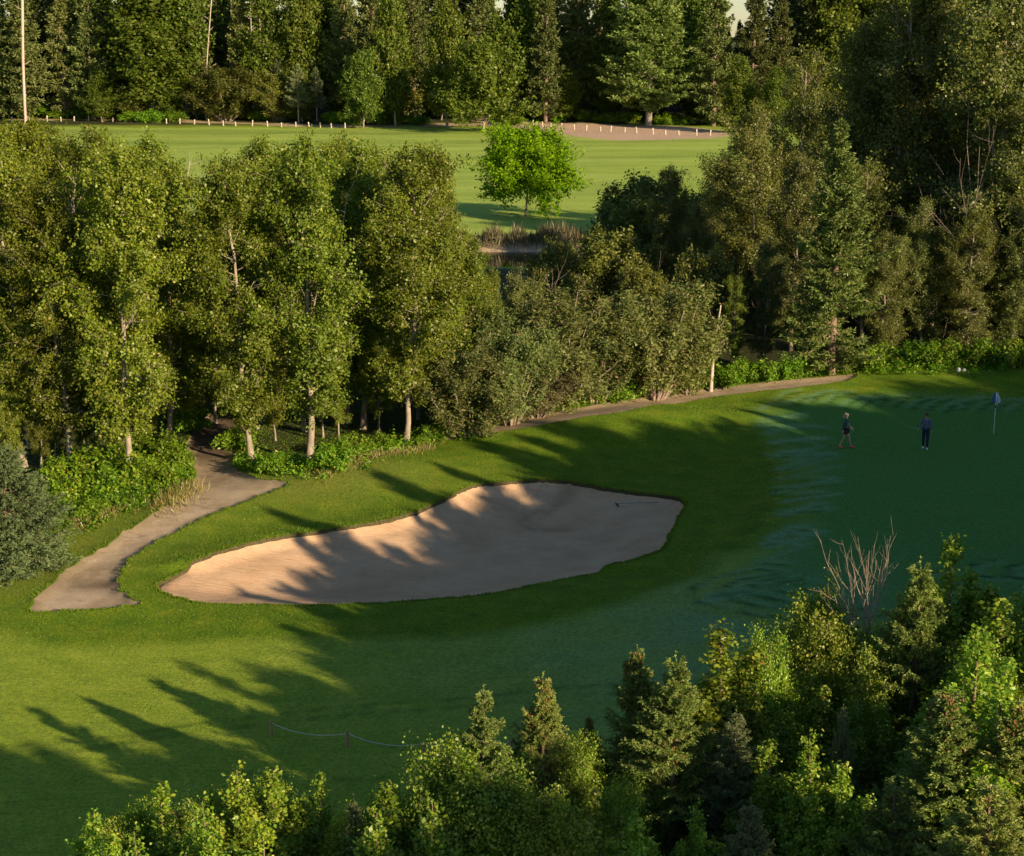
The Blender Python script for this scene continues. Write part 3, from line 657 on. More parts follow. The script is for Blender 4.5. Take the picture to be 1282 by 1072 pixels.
def place(kind, label, cat, X, Y, H, wid=1.0, rz=None, group=None, name=None, z=None, lean=0.0):
    """H: wanted height; mesh native height taken from the stored height"""
    T, C = K[kind][0], K[kind][1]; nat = NAT[kind]
    s = H/nat; zb = (turf_z(X, Y) if z is None else z)-0.03
    nm = name or ('spruce_tree' if 'spr' in kind or 'pine' in kind else ('bush' if ('bush' in kind or 'willow' in kind or 'shrub' in kind) else 'poplar_tree'))
    o = thing(nm, label, cat, (X, Y, zb), RR.uniform(0, 6.28) if rz is None else rz, (s*wid, s*wid, s), group)
    if lean: o.rotation_euler[1] = lean
    b = 'stems' if ('bush' in kind and not kind.startswith('fbush') and kind != 'bluebush') or 'willow' in kind or 'shrub' in kind else 'trunk'
    link(b, T, o); link('foliage' if b == 'stems' else 'crown', C, o)
    if len(K[kind]) > 2 and K[kind][2]: link('cones', K[kind][2], o, kind='stuff')
    return o
RR = random.Random(3)
NAT = {}
for k_ in K:
    C_ = K[k_][1]; co = np.empty(len(C_.vertices)*3, np.float32); C_.vertices.foreach_get('co', co); NAT[k_] = float(np.percentile(co.reshape(-1, 3)[:, 2], 99.6 if k_.startswith('fb') else 99.9))
def PB(kind, label, cat, bx, by, topy, **kw):            # base pixel, top row
    X, Y, z = ray_ground(bx, by); H = z_at(Y, topy)-z
    return place(kind, label, cat, X, Y, H, **kw)
def PT(kind, label, cat, tx, ty, Y, **kw):               # top pixel and distance
    zt = z_at(Y, ty); X = x_at(Y, zt, tx); H = zt-hz1(X, Y)
    return place(kind, label, cat, X, Y, H, **kw)

# ------------------------------------------------------------------ the poplar grove on the left and behind the bunker
G1 = 'poplars of the grove behind the path'
grove = [  # base px, base row, top row, kind, label
 (165, 600, 172, 'aspen0', 'tall green poplar whose pale trunk stands nearest the path bend, left of the gravel path'),
 (92, 592, 230, 'aspen1', 'green poplar with a pale bare lower trunk second left of the path bend'),
 (30, 585, 170, 'aspen2', 'green poplar at the left picture edge behind the blue spruce bush'),
 (315, 578, 196, 'aspen3', 'green poplar with straight pale trunk just right of the shaded path mouth'),
 (388, 574, 170, 'aspen0', 'tall green poplar with pale trunk between path mouth and round green shrub'),
 (508, 558, 182, 'aspen1', 'tall green poplar with thick pale trunk left of the dirt path beginning'),
 (455, 538, 176, 'aspen2', 'green poplar standing behind the thick trunked one near the bunker mound'),
 (213, 560, 190, 'aspen3', 'slender poplar with thin pale stem right behind the shrubs at the path bend'),
]
for bx, by, ty, k, lb in grove: PB(k, lb, 'tree', bx, by, ty, group=G1)
back = [  # top px, top row, Y, kind, label, width
 (5, 150, 84, 'aspen1', 'leafy poplar whose crown is cut by the left picture edge', 1.1), (52, 158, 92, 'aspen3', 'rear poplar between the left edge and the thick double crown', 1),
 (112, 160, 87, 'aspen2', 'rear poplar with pale twigs in a crown left of the fairway gap', 1), (178, 168, 90, 'aspen0', 'rear poplar with a broad flat top next to the fairway gap', 1.05),
 (130, 185, 80, 'aspen1', 'poplar in front of the broad topped pair left of the fairway gap', 1.0), (205, 205, 84, 'aspen2', 'lower poplar bordering the left side of the fairway gap', 0.9),
 (245, 270, 90, 'aspen3', 'short poplar filling the notch where the far fairway shows', 0.95), (285, 200, 84, 'aspen1', 'poplar with brownish crown bordering the right side of the fairway gap', 1),
 (325, 172, 92, 'aspen2', 'rear poplar with narrow pointed top right of the fairway gap', 0.95), (262, 330, 82, 'aspen0', 'low dark poplar hanging over the shaded path mouth', 0.9),
 (372, 225, 80, 'aspen3', 'poplar with bare pale twigs in the middle of its crown', 0.9), (425, 172, 92, 'aspen0', 'rear poplar with a rounded top in the middle of the grove', 1.05),
 (478, 185, 88, 'aspen3', 'rear poplar left of the last tall crown of the grove', 1), (530, 184, 90, 'aspen2', 'last tall poplar at the right end of the grove skyline', 1),
 (556, 240, 86, 'aspen1', 'poplar sloping down at the right end of the grove', 1), (590, 300, 88, 'aspen0', 'shorter bright poplar at the right end of the grove', 1),
 (430, 260, 82, 'aspen1', 'poplar in the front of the grove above the round shrub', .9), (520, 290, 82, 'aspen3', 'front poplar of the grove just above the thick pale trunk', .9),
 (75, 300, 80, 'aspen0', 'front poplar of the grove above the blue spruce bush', .9), (565, 360, 81, 'aspen2', 'small poplar next to the greyish willows at the grove end', .85),
 (20, 320, 76, 'aspen3', 'front poplar cut by the left picture edge', .9), (612, 335, 92, 'aspen3', 'bright young poplar overlooking the creek left of the willows', .85),
 (230, 300, 97, 'aspen1', 'shaded poplar deep behind the path mouth', 1), (300, 300, 100, 'aspen2', 'shaded poplar far back above the path mouth', 1), (200, 260, 98, 'aspen0', 'shaded poplar deep in the left half of the grove', 1),
 (360, 250, 100, 'aspen1', 'shaded poplar deep in the middle of the grove', 1), (60, 240, 100, 'aspen2', 'shaded poplar deep at the left end of the grove', 1), (500, 260, 98, 'aspen0', 'shaded poplar deep at the right end of the grove', 1),
]
for tx, ty, Y, k, lb, w in back: PT(k, lb, 'tree', tx, ty, Y, wid=w, group=G1)
# thin stems seen between them
for i, (bx, by, ty) in enumerate([(150, 588, 380), (190, 560, 420), (52, 590, 440), (70, 585, 430), (540, 535, 400), (405, 548, 380), (345, 552, 420), (110, 580, 420), (15, 590, 400), (475, 545, 380), (425, 552, 400)]):
    PB('aspen%d' % (i % 4), ['thin young poplar beside the trunk nearest the path bend', 'thin young poplar behind the shrubs at the path bend', 'thin young poplar left of the second pale trunk', 'thin young poplar close to the second pale trunk',
        'thin young poplar between thick pale trunk and dirt path', 'thin young poplar behind the round green shrub', 'thin young poplar right of the path mouth', 'thin young poplar in the shrubs between the two palest left trunks', 'thin young poplar by the blue spruce bush', 'thin young poplar left of the thickest pale trunk', 'thin young poplar right of the round green shrub'][i], 'tree', bx, by, ty, wid=0.75, group=G1)
# twiggy dead tops showing in the crowns
for i, (tx, ty, Y, lb) in enumerate([(380, 232, 78.5, 'bare pale dead stem forking inside the middle poplar crown'), (82, 228, 77, 'bare reddish dead stem standing above the left grove'), (20, 262, 76, 'bare pale dead branches at the left picture edge'),
                                     (150, 172, 85, 'bare pale twigs rising in the broad poplar crown')]):
    zt = z_at(Y, ty); X = x_at(Y, zt, tx); zb = hz1(X, Y)
    me = gen_dead('dead%d' % i, 200+i, zt-zb, 1.5, 1 if i != 3 else 2, M_bark, 0.09, 3)
    link('dead_tree', me, None, (X, Y, zb-0.05), label=lb, category='dead tree')

# ------------------------------------------------------------------ willows, spruce and tall poplars in the middle and on the right
G2 = 'bushes along the dirt path'
for bx, by, ty, k, w, lb in [
 (700, 512, 352, 'willow0', 1.1, 'grey green willow bush in the middle of the row behind the dirt path'), (820, 498, 350, 'willow1', 1.15, 'tall grey green willow bush with brownish top left of the birch stem'),
 (672, 522, 432, 'willow2', 1.25, 'low brownish half bare bush beside the start of the dirt path'), (585, 545, 425, 'willow0', 1.2, 'soft grey willow bush against the right end of the poplar grove'),
 (745, 506, 395, 'willow1', 1.1, 'lower willow bush between the two tall grey green ones'), (860, 492, 395, 'olivebush', 0.9, 'dark green bush close left of the bare birch stem'),
 (640, 530, 395, 'willow1', 0.9, 'narrow willow bush between grove end and brownish bush')]:
    PB(k, lb, 'bush', bx, by, ty, wid=w, group=G2, name='willow_bush')
for tx, ty, Y, k, w, lb in [
 (765, 285, 108, 'olivebush', 1.0, 'rounded olive poplar by the creek in front of the far fairway'), (700, 300, 106, 'olivebush', .75, 'olive poplar leaning over the dark creek gap'),
 (885, 310, 96, 'olivebush', 0.7, 'light olive tree right of the willows'), (660, 335, 104, 'willow0', 0.8, 'grey bush on the near bank of the dark creek'),
 (800, 330, 104, 'olivebush', .8, 'olive bush with a few dead twigs behind the willow tops'), (925, 345, 93, 'aspen1', .75, 'green poplar left of the tall narrow spruce')]:
    PT(k, lb, 'tree', tx, ty, Y, wid=w, name='young_poplar')
PB('midspr0', 'tall narrow grey green spruce standing alone in front of the right poplars', 'spruce', 1040, 470, 152, wid=1.05)
G3 = 'tall poplars on the right'
for tx, ty, Y, k, w, lb in [
 (960, 128, 108, 'olive0', 1.0, 'dark olive poplar with wide crown right of the far fairway'), (905, 200, 110, 'olive1', 0.95, 'dark olive poplar edging the far fairway above the creek'),
 (838, 208, 112, 'olive2', 0.75, 'lowest dark poplar jutting into the far fairway'), (1000, 190, 100, 'olive2', 0.9, 'olive poplar directly left of the narrow spruce'),
 (1075, 20, 112, 'olive1', 0.9, 'very tall poplar rising behind the narrow spruce'), (1130, -25, 108, 'olive0', 1.0, 'very tall poplar with pale trunk pieces right of the narrow spruce'),
 (1010, 60, 122, 'olive0', 0.8, 'tall poplar between far spruces and the narrow spruce'),
 (1190, -40, 110, 'olive2', .95, 'very tall poplar left of the fairway peep hole'), (1262, -50, 104, 'olive1', 1.0, 'very tall poplar with bare pale branches at the right picture edge'),
 (1110, 290, 97, 'olive2', 1.0, 'lower poplar right of the narrow spruce with shaded foot'), (1165, 250, 99, 'olive0', 1.0, 'lower poplar in the middle of the shaded right edge of the green'),
 (1222, 262, 97, 'olive1', 1.0, 'lower poplar below the fairway peep hole'), (1278, 250, 98, 'olive0', 1.0, 'lower poplar cut by the right picture edge'),
 (960, 300, 95, 'olive1', .8, 'bushy poplar left of the spruce above the end of the dirt path'), (1090, 200, 104, 'olive0', .9, 'poplar filling the space behind the narrow spruce'),
 (870, 250, 106, 'olive0', .8, 'shaded dark poplar above the willows'), (1310, 120, 100, 'olive2', 1.0, 'poplar mostly beyond the right picture edge')]:
    PT(k, lb, 'tree', tx, ty, Y, wid=w, group=G3)
for i, x in enumerate(range(8, 62, 4)):
    for Yk, hh in ((118, 7), (128, 9)):
        place('olivebush', 'dark bush in the thicket behind the right hand poplars', 'bush', x+RR.uniform(-1.5, 1.5)+(Yk-118)*.2, Yk+RR.uniform(-2, 2), hh+RR.uniform(-1.5, 1), group='thicket behind the right hand poplars', name='bush')
for i, (x, y, h) in enumerate([(27, 141, 14), (34, 136, 16), (41, 143, 15), (48, 137, 17), (30, 131, 13), (38, 129, 15), (46, 128, 15), (55, 133, 16), (22, 135, 10), (33, 142, 18), (38, 139, 19), (31, 145, 17), (37, 147, 18), (44, 134, 19), (50, 138, 19), (43, 148, 17)]):
    place('olive%d' % (i % 3), 'shaded tree on the creek bank behind the right hand poplars', 'tree', x, y, h, wid=1.2, group='creek bank trees behind the right hand poplars', name='poplar_tree')
for i, (x, y, h) in enumerate([(34, 99, 15), (38, 104, 17), (42, 98, 15), (47, 103, 17), (36, 111, 18), (44, 112, 18), (52, 108, 17)]):
    place('olive%d' % (i % 3), 'poplar beyond the right picture edge behind the green', 'tree', x, y, h, wid=1.1, group='poplars beyond the right picture edge', name='poplar_tree')
# the bare birch stem
X, Y, z = ray_ground(889, 487)
b = Tubes(); b.add(catmull([(0, 0, -0.1), (0.05, 0, 1.2), (0.12, 0, 2.4), (0.25, 0, 3.4), (0.42, 0.05, 4.6)], 4, False), np.linspace(0.115, 0.035, 17), 8)
for zz, dx in ((2.1, .7), (2.7, -.5), (3.3, .6), (3.8, -.4)): b.add([(0.15, 0, zz), (0.15+dx*.6, .1, zz+.25), (0.15+dx, .1, zz+.7)], [0.025, 0.015, 0.006], 4)
bt = thing('birch_tree', 'bare leaning birch stem with white bark beside the dirt path', 'tree', (X, Y-0.3, z)); link('trunk', b.mesh('birch_stem', M_birch), bt)
# fallen dead wood under the willows
me = gen_dead('twigs', 230, 2.4, 1.6, 3, M_dead, 0.035, 3); X, Y, z = ray_ground(712, 500)
o = link('dead_branch', me, None, (X, Y, z+0.2), label='pale dead branches lying in the weeds below the willows', category='branch'); o.rotation_euler = (0, 1.25, 0.3)
for i, (tx, ty, Y, lb) in enumerate([(702, 330, 101, 'bare whitish dead twigs sticking up between the willow tops'), (845, 345, 95, 'bare whitish dead twigs on top of the tall willow'), (1235, 80, 100, 'bare pale dead limbs in the right edge poplar'), (1190, 165, 99, 'bare pinkish dead limbs beside the fairway peep hole')]):
    zt = z_at(Y, ty); X = x_at(Y, zt, tx); zb = hz1(X, Y)
    link('dead_tree', gen_dead('deadr%d' % i, 240+i, zt-zb, 1.6, 2, M_dead, 0.03, 3), None, (X, Y, zb-0.05), label=lb, category='dead tree')

# shrubs along the forest edge
shr = [(60, 640, 1.2, 0), (100, 628, 1.4, 1), (140, 622, 1.5, 0), (180, 612, 1.6, 1), (212, 592, 1.5, 0), (128, 600, 1.7, 1), (85, 612, 1.6, 0), (190, 585, 1.9, 0), (110, 650, .9, 1), (75, 668, 0.8, 0),
       (345, 590, 0.9, 1), (420, 588, 1.35, 0), (440, 570, 1.1, 1), (480, 565, 1.0, 0), (360, 585, 0.8, 0), (540, 552, .9, 1), (528, 560, 0.6, 0), (600, 530, 1.2, 1), (630, 526, 1.1, 0), (655, 522, 1.0, 1), (735, 506, 1.3, 0), (760, 504, 1.2, 1),
       (700, 512, 1.0, 0), (785, 500, 1.3, 0), (830, 494, 1.0, 1), (875, 487, 1.2, 0), (905, 484, 1.3, 1), (930, 478, 1.4, 0), (960, 476, 1.2, 1), (990, 474, 1.3, 0), (1015, 470, 1.1, 1), (1065, 464, 1.3, 0), (1100, 462, 1.5, 1), (1140, 460, 1.6, 0),
       (1180, 459, 1.6, 1), (1225, 459, 1.7, 0), (1265, 459, 1.6, 1), (565, 540, 1.3, 0), (240, 540, 1.5, 0), (300, 560, 1.2, 1), (25, 660, 1.2, 1), (5, 640, 1.3, 0)]
for i, (bx, by, h, k) in enumerate(shr):
    X, Y, z = ray_ground(bx, by)
    where = 'left of the path bend' if bx < 235 else 'at the shaded path mouth' if bx < 310 else 'at the foot of the poplar grove' if bx < 575 else 'behind the dirt path under the willows' if bx < 880 else 'at the foot of the right hand trees' if bx < 1055 else 'in the shade behind the green'
    lab = {11: 'round dark green shrub at the foot of the grove right of the tall pale trunk'}.get(i, 'bright green leafy shrub '+where)
    place('shrub%d' % k, lab, 'shrub', X, Y, h, wid=1.0, group='shrubs '+where, name='shrub')
PB('bluebush', 'bluish green spruce bush reaching the ground at the left picture edge', 'spruce', 12, 712, 560, name='spruce_tree', wid=1.15)

# weeds, dry grass and lawn fringe: nobody could count them
def on_line(px, n, spread, rng):
    L = gp2(px); seg = np.linalg.norm(np.diff(L, axis=0), axis=1); t = rng.uniform(0, seg.sum(), n); c = np.r_[0, np.cumsum(seg)]
    P = np.c_[np.interp(t, c, L[:, 0]), np.interp(t, c, L[:, 1])]; return P+rng.normal(0, 1, P.shape)*spread
def zgrid(P):
    z = hz(P[:, 0], P[:, 1]); dA = np.minimum(dist_poly(P, pathA), dist_poly(P, pathB)); ins = in_poly(P, pathA) | in_poly(P, pathB)
    return z+np.where(ins, -0.07*sstep(0, .35, dA), 0.05*np.exp(-(dA/0.5)**2)), ins
rg = np.random.default_rng(77)
edge_px = [(-20, 690), (60, 660), (130, 640), (205, 605), (225, 575)]
edge2_px = [(305, 578), (340, 590), (400, 585), (500, 560), (560, 546), (620, 529), (720, 510), (870, 485), (960, 476), (1050, 467), (1150, 461), (1290, 460)]
def weeds(nm, px, n, spread, h, size, mat, label):
    P = on_line(px, n//25, spread, rg); P = np.repeat(P, 25, 0)+rg.normal(0, 0.12, (len(P)*25, 2)); z, ins = zgrid(P); keep = ~ins; P = P[keep]; z = z[keep]
    C = np.c_[P, z+np.abs(rg.normal(0, h*0.5, len(P)))+0.02]
    link(nm, leaves(nm, C, size, mat, rg, 0.5, 0.55), kind='stuff')
weeds('weeds', edge_px, 16000, 0.8, 0.5, 0.12, M_shrub, ''); weeds('weeds', edge2_px, 30000, 0.7, 0.45, 0.12, M_shrub, '')
def grass_tufts(nm, P, h, w, mat, spread=0.35):
    z, ins = zgrid(P); D = rg.normal(0, spread, (len(P), 3)); D[:, 2] = 1; D /= np.linalg.norm(D, axis=1)[:, None]
    link(nm, blades(nm, np.c_[P, z-0.01], D, h*rg.uniform(0.5, 1.2, len(P)), w, mat, rg), kind='stuff')
P = np.concatenate([on_line([(85, 660), (130, 640)], 1500, 0.45, rg), on_line([(205, 640), (235, 610)], 800, .5, rg), on_line([(400, 598), (540, 560)], 900, .4, rg)])
grass_tufts('dry_grass', P, 0.42, 0.03, M_dryg, 0.45)
def along(bd, n, off, sg):
    i = rg.integers(0, len(bd), n); t = rg.uniform(0, 1, (n, 1)); A = bd[i]; B = bd[(i+1) % len(bd)]
    return A+(B-A)*t+rg.normal(0, sg, (n, 2))
for bd, n in ((bunker, 16000), (pathA, 14000), (pathB, 9000)):
    P = along(bd, n, 0, 0.07); P = P[~in_poly(P, bd)]; grass_tufts('grass_fringe', P, 0.09, 0.022, M_blade, 0.6)
# lawn blades over the rough round the bunker, thick enough to catch the low sun
P = np.c_[rg.uniform(-30, 14, 300000), rg.uniform(47, 90, 300000)]
ok = ~in_poly(P, bunker) & ~in_poly(P, pathA) & ~in_poly(P, pathB) & ~in_poly(P, green) & (np.abs(P[:, 0]) < P[:, 1]*0.34)
fl = gp2([(-60, 812), (200, 806), (470, 800), (600, 795), (700, 778), (790, 752), (880, 718)])
ok &= P[:, 1] > np.interp(P[:, 0], fl[:, 0], fl[:, 1])+rg.normal(0, .25, len(P))
grass_tufts('lawn_grass', P[ok], 0.06, 0.022, M_blade, 0.7)
# reeds by the creek
P = np.c_[rg.uniform(-9, 12, 3500), 158+rg.normal(0, 0.9, 3500)]; P[:, 1] += 0.04*P[:, 0]; z = hz(P[:, 0], P[:, 1])
clump = 0.5+0.5*np.sin(P[:, 0]*1.7+np.sin(P[:, 0]*.6)*2); D = rg.normal(0, 0.22, (len(P), 3)); D[:, 2] = 1; D /= np.linalg.norm(D, axis=1)[:, None]
link('reeds', blades('reeds', np.c_[P, z], D, (0.6+1.1*clump)*rg.uniform(.6, 1.2, len(P)), 0.07, M_reed, rg), kind='stuff')

# ------------------------------------------------------------------ far fairway: round tree, post row, wood behind
PB('maple', 'round bright yellow green tree alone on the far fairway', 'tree', 658, 271, 153, name='round_tree', wid=1.05)
G4 = 'far wood behind the post row'
for bx, by, ty, k, w, lb in [
 (78, 140, -40, 'farpop0', 1.0, 'dense green conical poplar right of the bare white birch stem'), (195, 150, -45, 'farpop1', 1.5, 'very wide dense green poplar with low branches behind the post row'), (228, 148, -60, 'farpop0', 1.0, 'green poplar fused to the right side of the very wide one'),
 (300, 148, 76, 'smallpine', 1.05, 'small solitary blue green pine on a pinkish trunk behind the posts'), (350, 150, 72, 'smallpine', .95, 'left small pine of the trio with bare pinkish trunks'), (374, 154, 80, 'smallpine', .95, 'right small pine of the trio with bare pinkish trunks'),
 (397, 152, 85, 'smallpine', .8, 'last small pine of the trio leaning over the dark gap'),
 (495, 158, -30, 'farpop1', .7, 'dark green poplar left of the wide rounded tree'), (605, 166, 44, 'roundbig', 1.12, 'wide rounded dark green tree behind the round fairway tree'), (455, 160, 62, 'roundbig', .8, 'low dark green rounded tree left of the wide one'),
 (560, 160, -10, 'farpop0', .8, 'tall green poplar rising behind the wide rounded tree'), (683, 154, -30, 'farspr0', .9, 'tall spruce with pale dead patches right of the wide rounded tree'), (708, 152, 84, 'farpop0', 1.4, 'small green tree beside the sandy clearing'),
 (812, 157, -55, 'bigspr', 1.3, 'huge light olive spruce with a bare pink trunk foot above the sandy clearing'),
 (893, 158, -50, 'farspr1', 1.0, 'tall spruce right of the huge light olive one'), (942, 160, -35, 'farspr0', 1.0, 'tall spruce under the small patch of sky'), (925, 166, 70, 'farpop1', 1.2, 'lower dark leafy tree in front of the two tall spruces'), (968, 168, 82, 'farpop0', 1.1, 'lower leafy tree below the small patch of sky'),
 (-5, 150, -50, 'farspr0', 1.1, 'light olive spruce cut by the upper left corner')]:
    PB(k, lb, 'tree', bx, by, ty, wid=w, group=G4)
rr = random.Random(9)
# darker mass of the wood behind, one tree each
spots = []
for row, Yr in enumerate((366, 380, 398)):
    x = -125+row*4
    while x < 135:
        spots.append((x+rr.uniform(-1.5, 1.5), Yr+rr.uniform(-5, 5))); x += 7.2+rr.uniform(-1, 1.5)
for i, (x, y) in enumerate(spots):
    if 46 < x < 56 and y > 355: h = 21+rr.uniform(-3, 1)
    else: h = rr.uniform(27, 36)
    k = rr.choice(['farspr0', 'farspr1', 'farspr0', 'farspr1', 'farpop1'])
    place(k, 'tall dark tree in the mass of the far wood', 'tree', x, y, h, wid=rr.uniform(0.8, 1.1), group='dark trees in the mass of the far wood')
bx_ = [(30, 142, 'tall'), (262, 148, ''), (315, 140, '')]
for i, (bx, by, ty, tx, lb) in enumerate([(32, 84, -60, 27, 'bare white birch stem right of the upper left corner spruce'), (258, 130, -40, 268, 'slim pale birch stem right of the very wide poplar'), (318, 100, -40, 312, 'slim pale birch stem above the solitary small pine'),
                                          (330, 118, -40, 322, 'second slim pale stem right of the solitary small pine'), (388, 60, -40, 362, 'slim pale stem above the trio of small pines')]):
    X, Y, _ = ray_ground(bx, 146); Y = 353 if i == 0 else 361+i*.5; zb = hz1(X, Y); zt = z_at(Y, ty); X = x_at(Y, zb, bx); X2 = x_at(Y, zt, tx)-X
    b = Tubes(); b.add(catmull([(0, 0, -.1), (X2*.2, 0, (zt-zb)*.35), (X2*.6, .2, (zt-zb)*.7), (X2, 0, zt-zb)], 5, False), np.linspace((.30, .13, .12, .11, .12)[i], (.3, .1, .08, .08, .08)[i], 16), 7)
    for q in range(7): zz = (zt-zb)*(0.35+.08*q); a = q*2.4; b.add([(X2*.45, 0, zz), (X2*.45+math.cos(a)*1.3, math.sin(a)*1.2, zz+.8)], [0.07, 0.03], 4)
    t = thing('birch_tree', lb, 'tree', (X, Y, zb)); link('trunk', b.mesh('birch%d' % i, M_birch), t)
for i, (bx, by, h, k) in enumerate([(10, 148, 3.4, 0), (45, 147, 3.6, 1), (70, 150, 3.0, 0), (105, 150, 3.2, 1), (160, 154, 3.0, 0), (185, 155, 3.6, 1), (215, 154, 3.0, 0), (270, 150, 3, 1), (320, 152, 3.0, 0), (335, 152, 3.2, 1), (415, 156, 3.2, 0), (480, 162, 3.5, 1),
                                    (520, 160, 3, 0), (690, 153, 3, 1), (735, 153, 3.2, 0), (765, 155, 2.6, 1), (788, 156, 3.2, 0), (838, 158, 3.0, 1), (860, 158, 2.6, 0), (250, 150, 2.5, 0), (640, 158, 3, 1), (440, 158, 2.6, 0), (900, 160, 4, 0), (130, 150, 3, 1), (375, 152, 2, 0)]):
    X, Y, z = ray_ground(bx, by); Y = max(Y+2.5, 350)
    wh = 'left of the wide poplar' if bx < 150 else 'between wide poplar and rounded tree' if bx < 640 else 'around the sandy clearing'
    place('shrub%d' % k, 'bright shrub behind the far post row '+wh, 'shrub', X, Y, h*.62*1.3, wid=1.5, group='far shrubs '+wh, name='shrub')
for i in range(18):
    x = -88+i*9.0+rr.uniform(-3, 3)
    if -2 < x < 6: continue
    place(rr.choice(['farpop0', 'farpop1', 'olivebush']), 'low leafy tree filling the edge of the far wood', 'tree', x, 359+rr.uniform(-2, 3), rr.uniform(6, 12), wid=1.5, group='low leafy trees at the edge of the far wood', name='leafy_tree')
# post row
def post_mesh():
    T = Tubes(); T.add([(0, 0, -0.2), (0, 0, .8), (0, 0, 1.02), (0, 0, 1.07)], [0.14, 0.14, 0.13, 0.07], 10); return T.mesh('post', M_post)
pm = post_mesh(); row = catmull(gp2([(15, 152.5), (55, 152), (120, 152), (146, 153), (250, 156), (300, 158), (380, 159), (440, 161), (560, 164), (655, 157), (690, 160), (740, 164), (800, 167), (892, 170)]), 10, False)
sg_ = np.r_[0, np.cumsum(np.linalg.norm(np.diff(row, axis=0), axis=1))]
tt = 0.0; n = 0
while tt < sg_[-1]:
    x = float(np.interp(tt, sg_, row[:, 0])); y = float(np.interp(tt, sg_, row[:, 1])); px = 641+F_PX*x/(y*CP+19*SP)
    if not (448 < px < 655):
        wh = 'left' if px < 152 else 'middle' if px < 448 else 'right'
        lb = {'left': 'short pale wooden post of the row below the left far trees', 'middle': 'short pale wooden post of the row in front of the small pines', 'right': 'short pale wooden post along the sandy clearing'}[wh]
        o = link('fence_post', pm, None, (x, y, hz1(x, y)), label=lb, category='post', group='pale posts, '+wh+' stretch'); o.rotation_euler = (rr.uniform(-.12, .12), rr.uniform(-.12, .12), rr.uniform(0, 3)); q_ = rr.uniform(.82, 1.15); o.scale = (1, 1, q_)
    tt += 3.2+rr.uniform(-.6, .6); n += 1

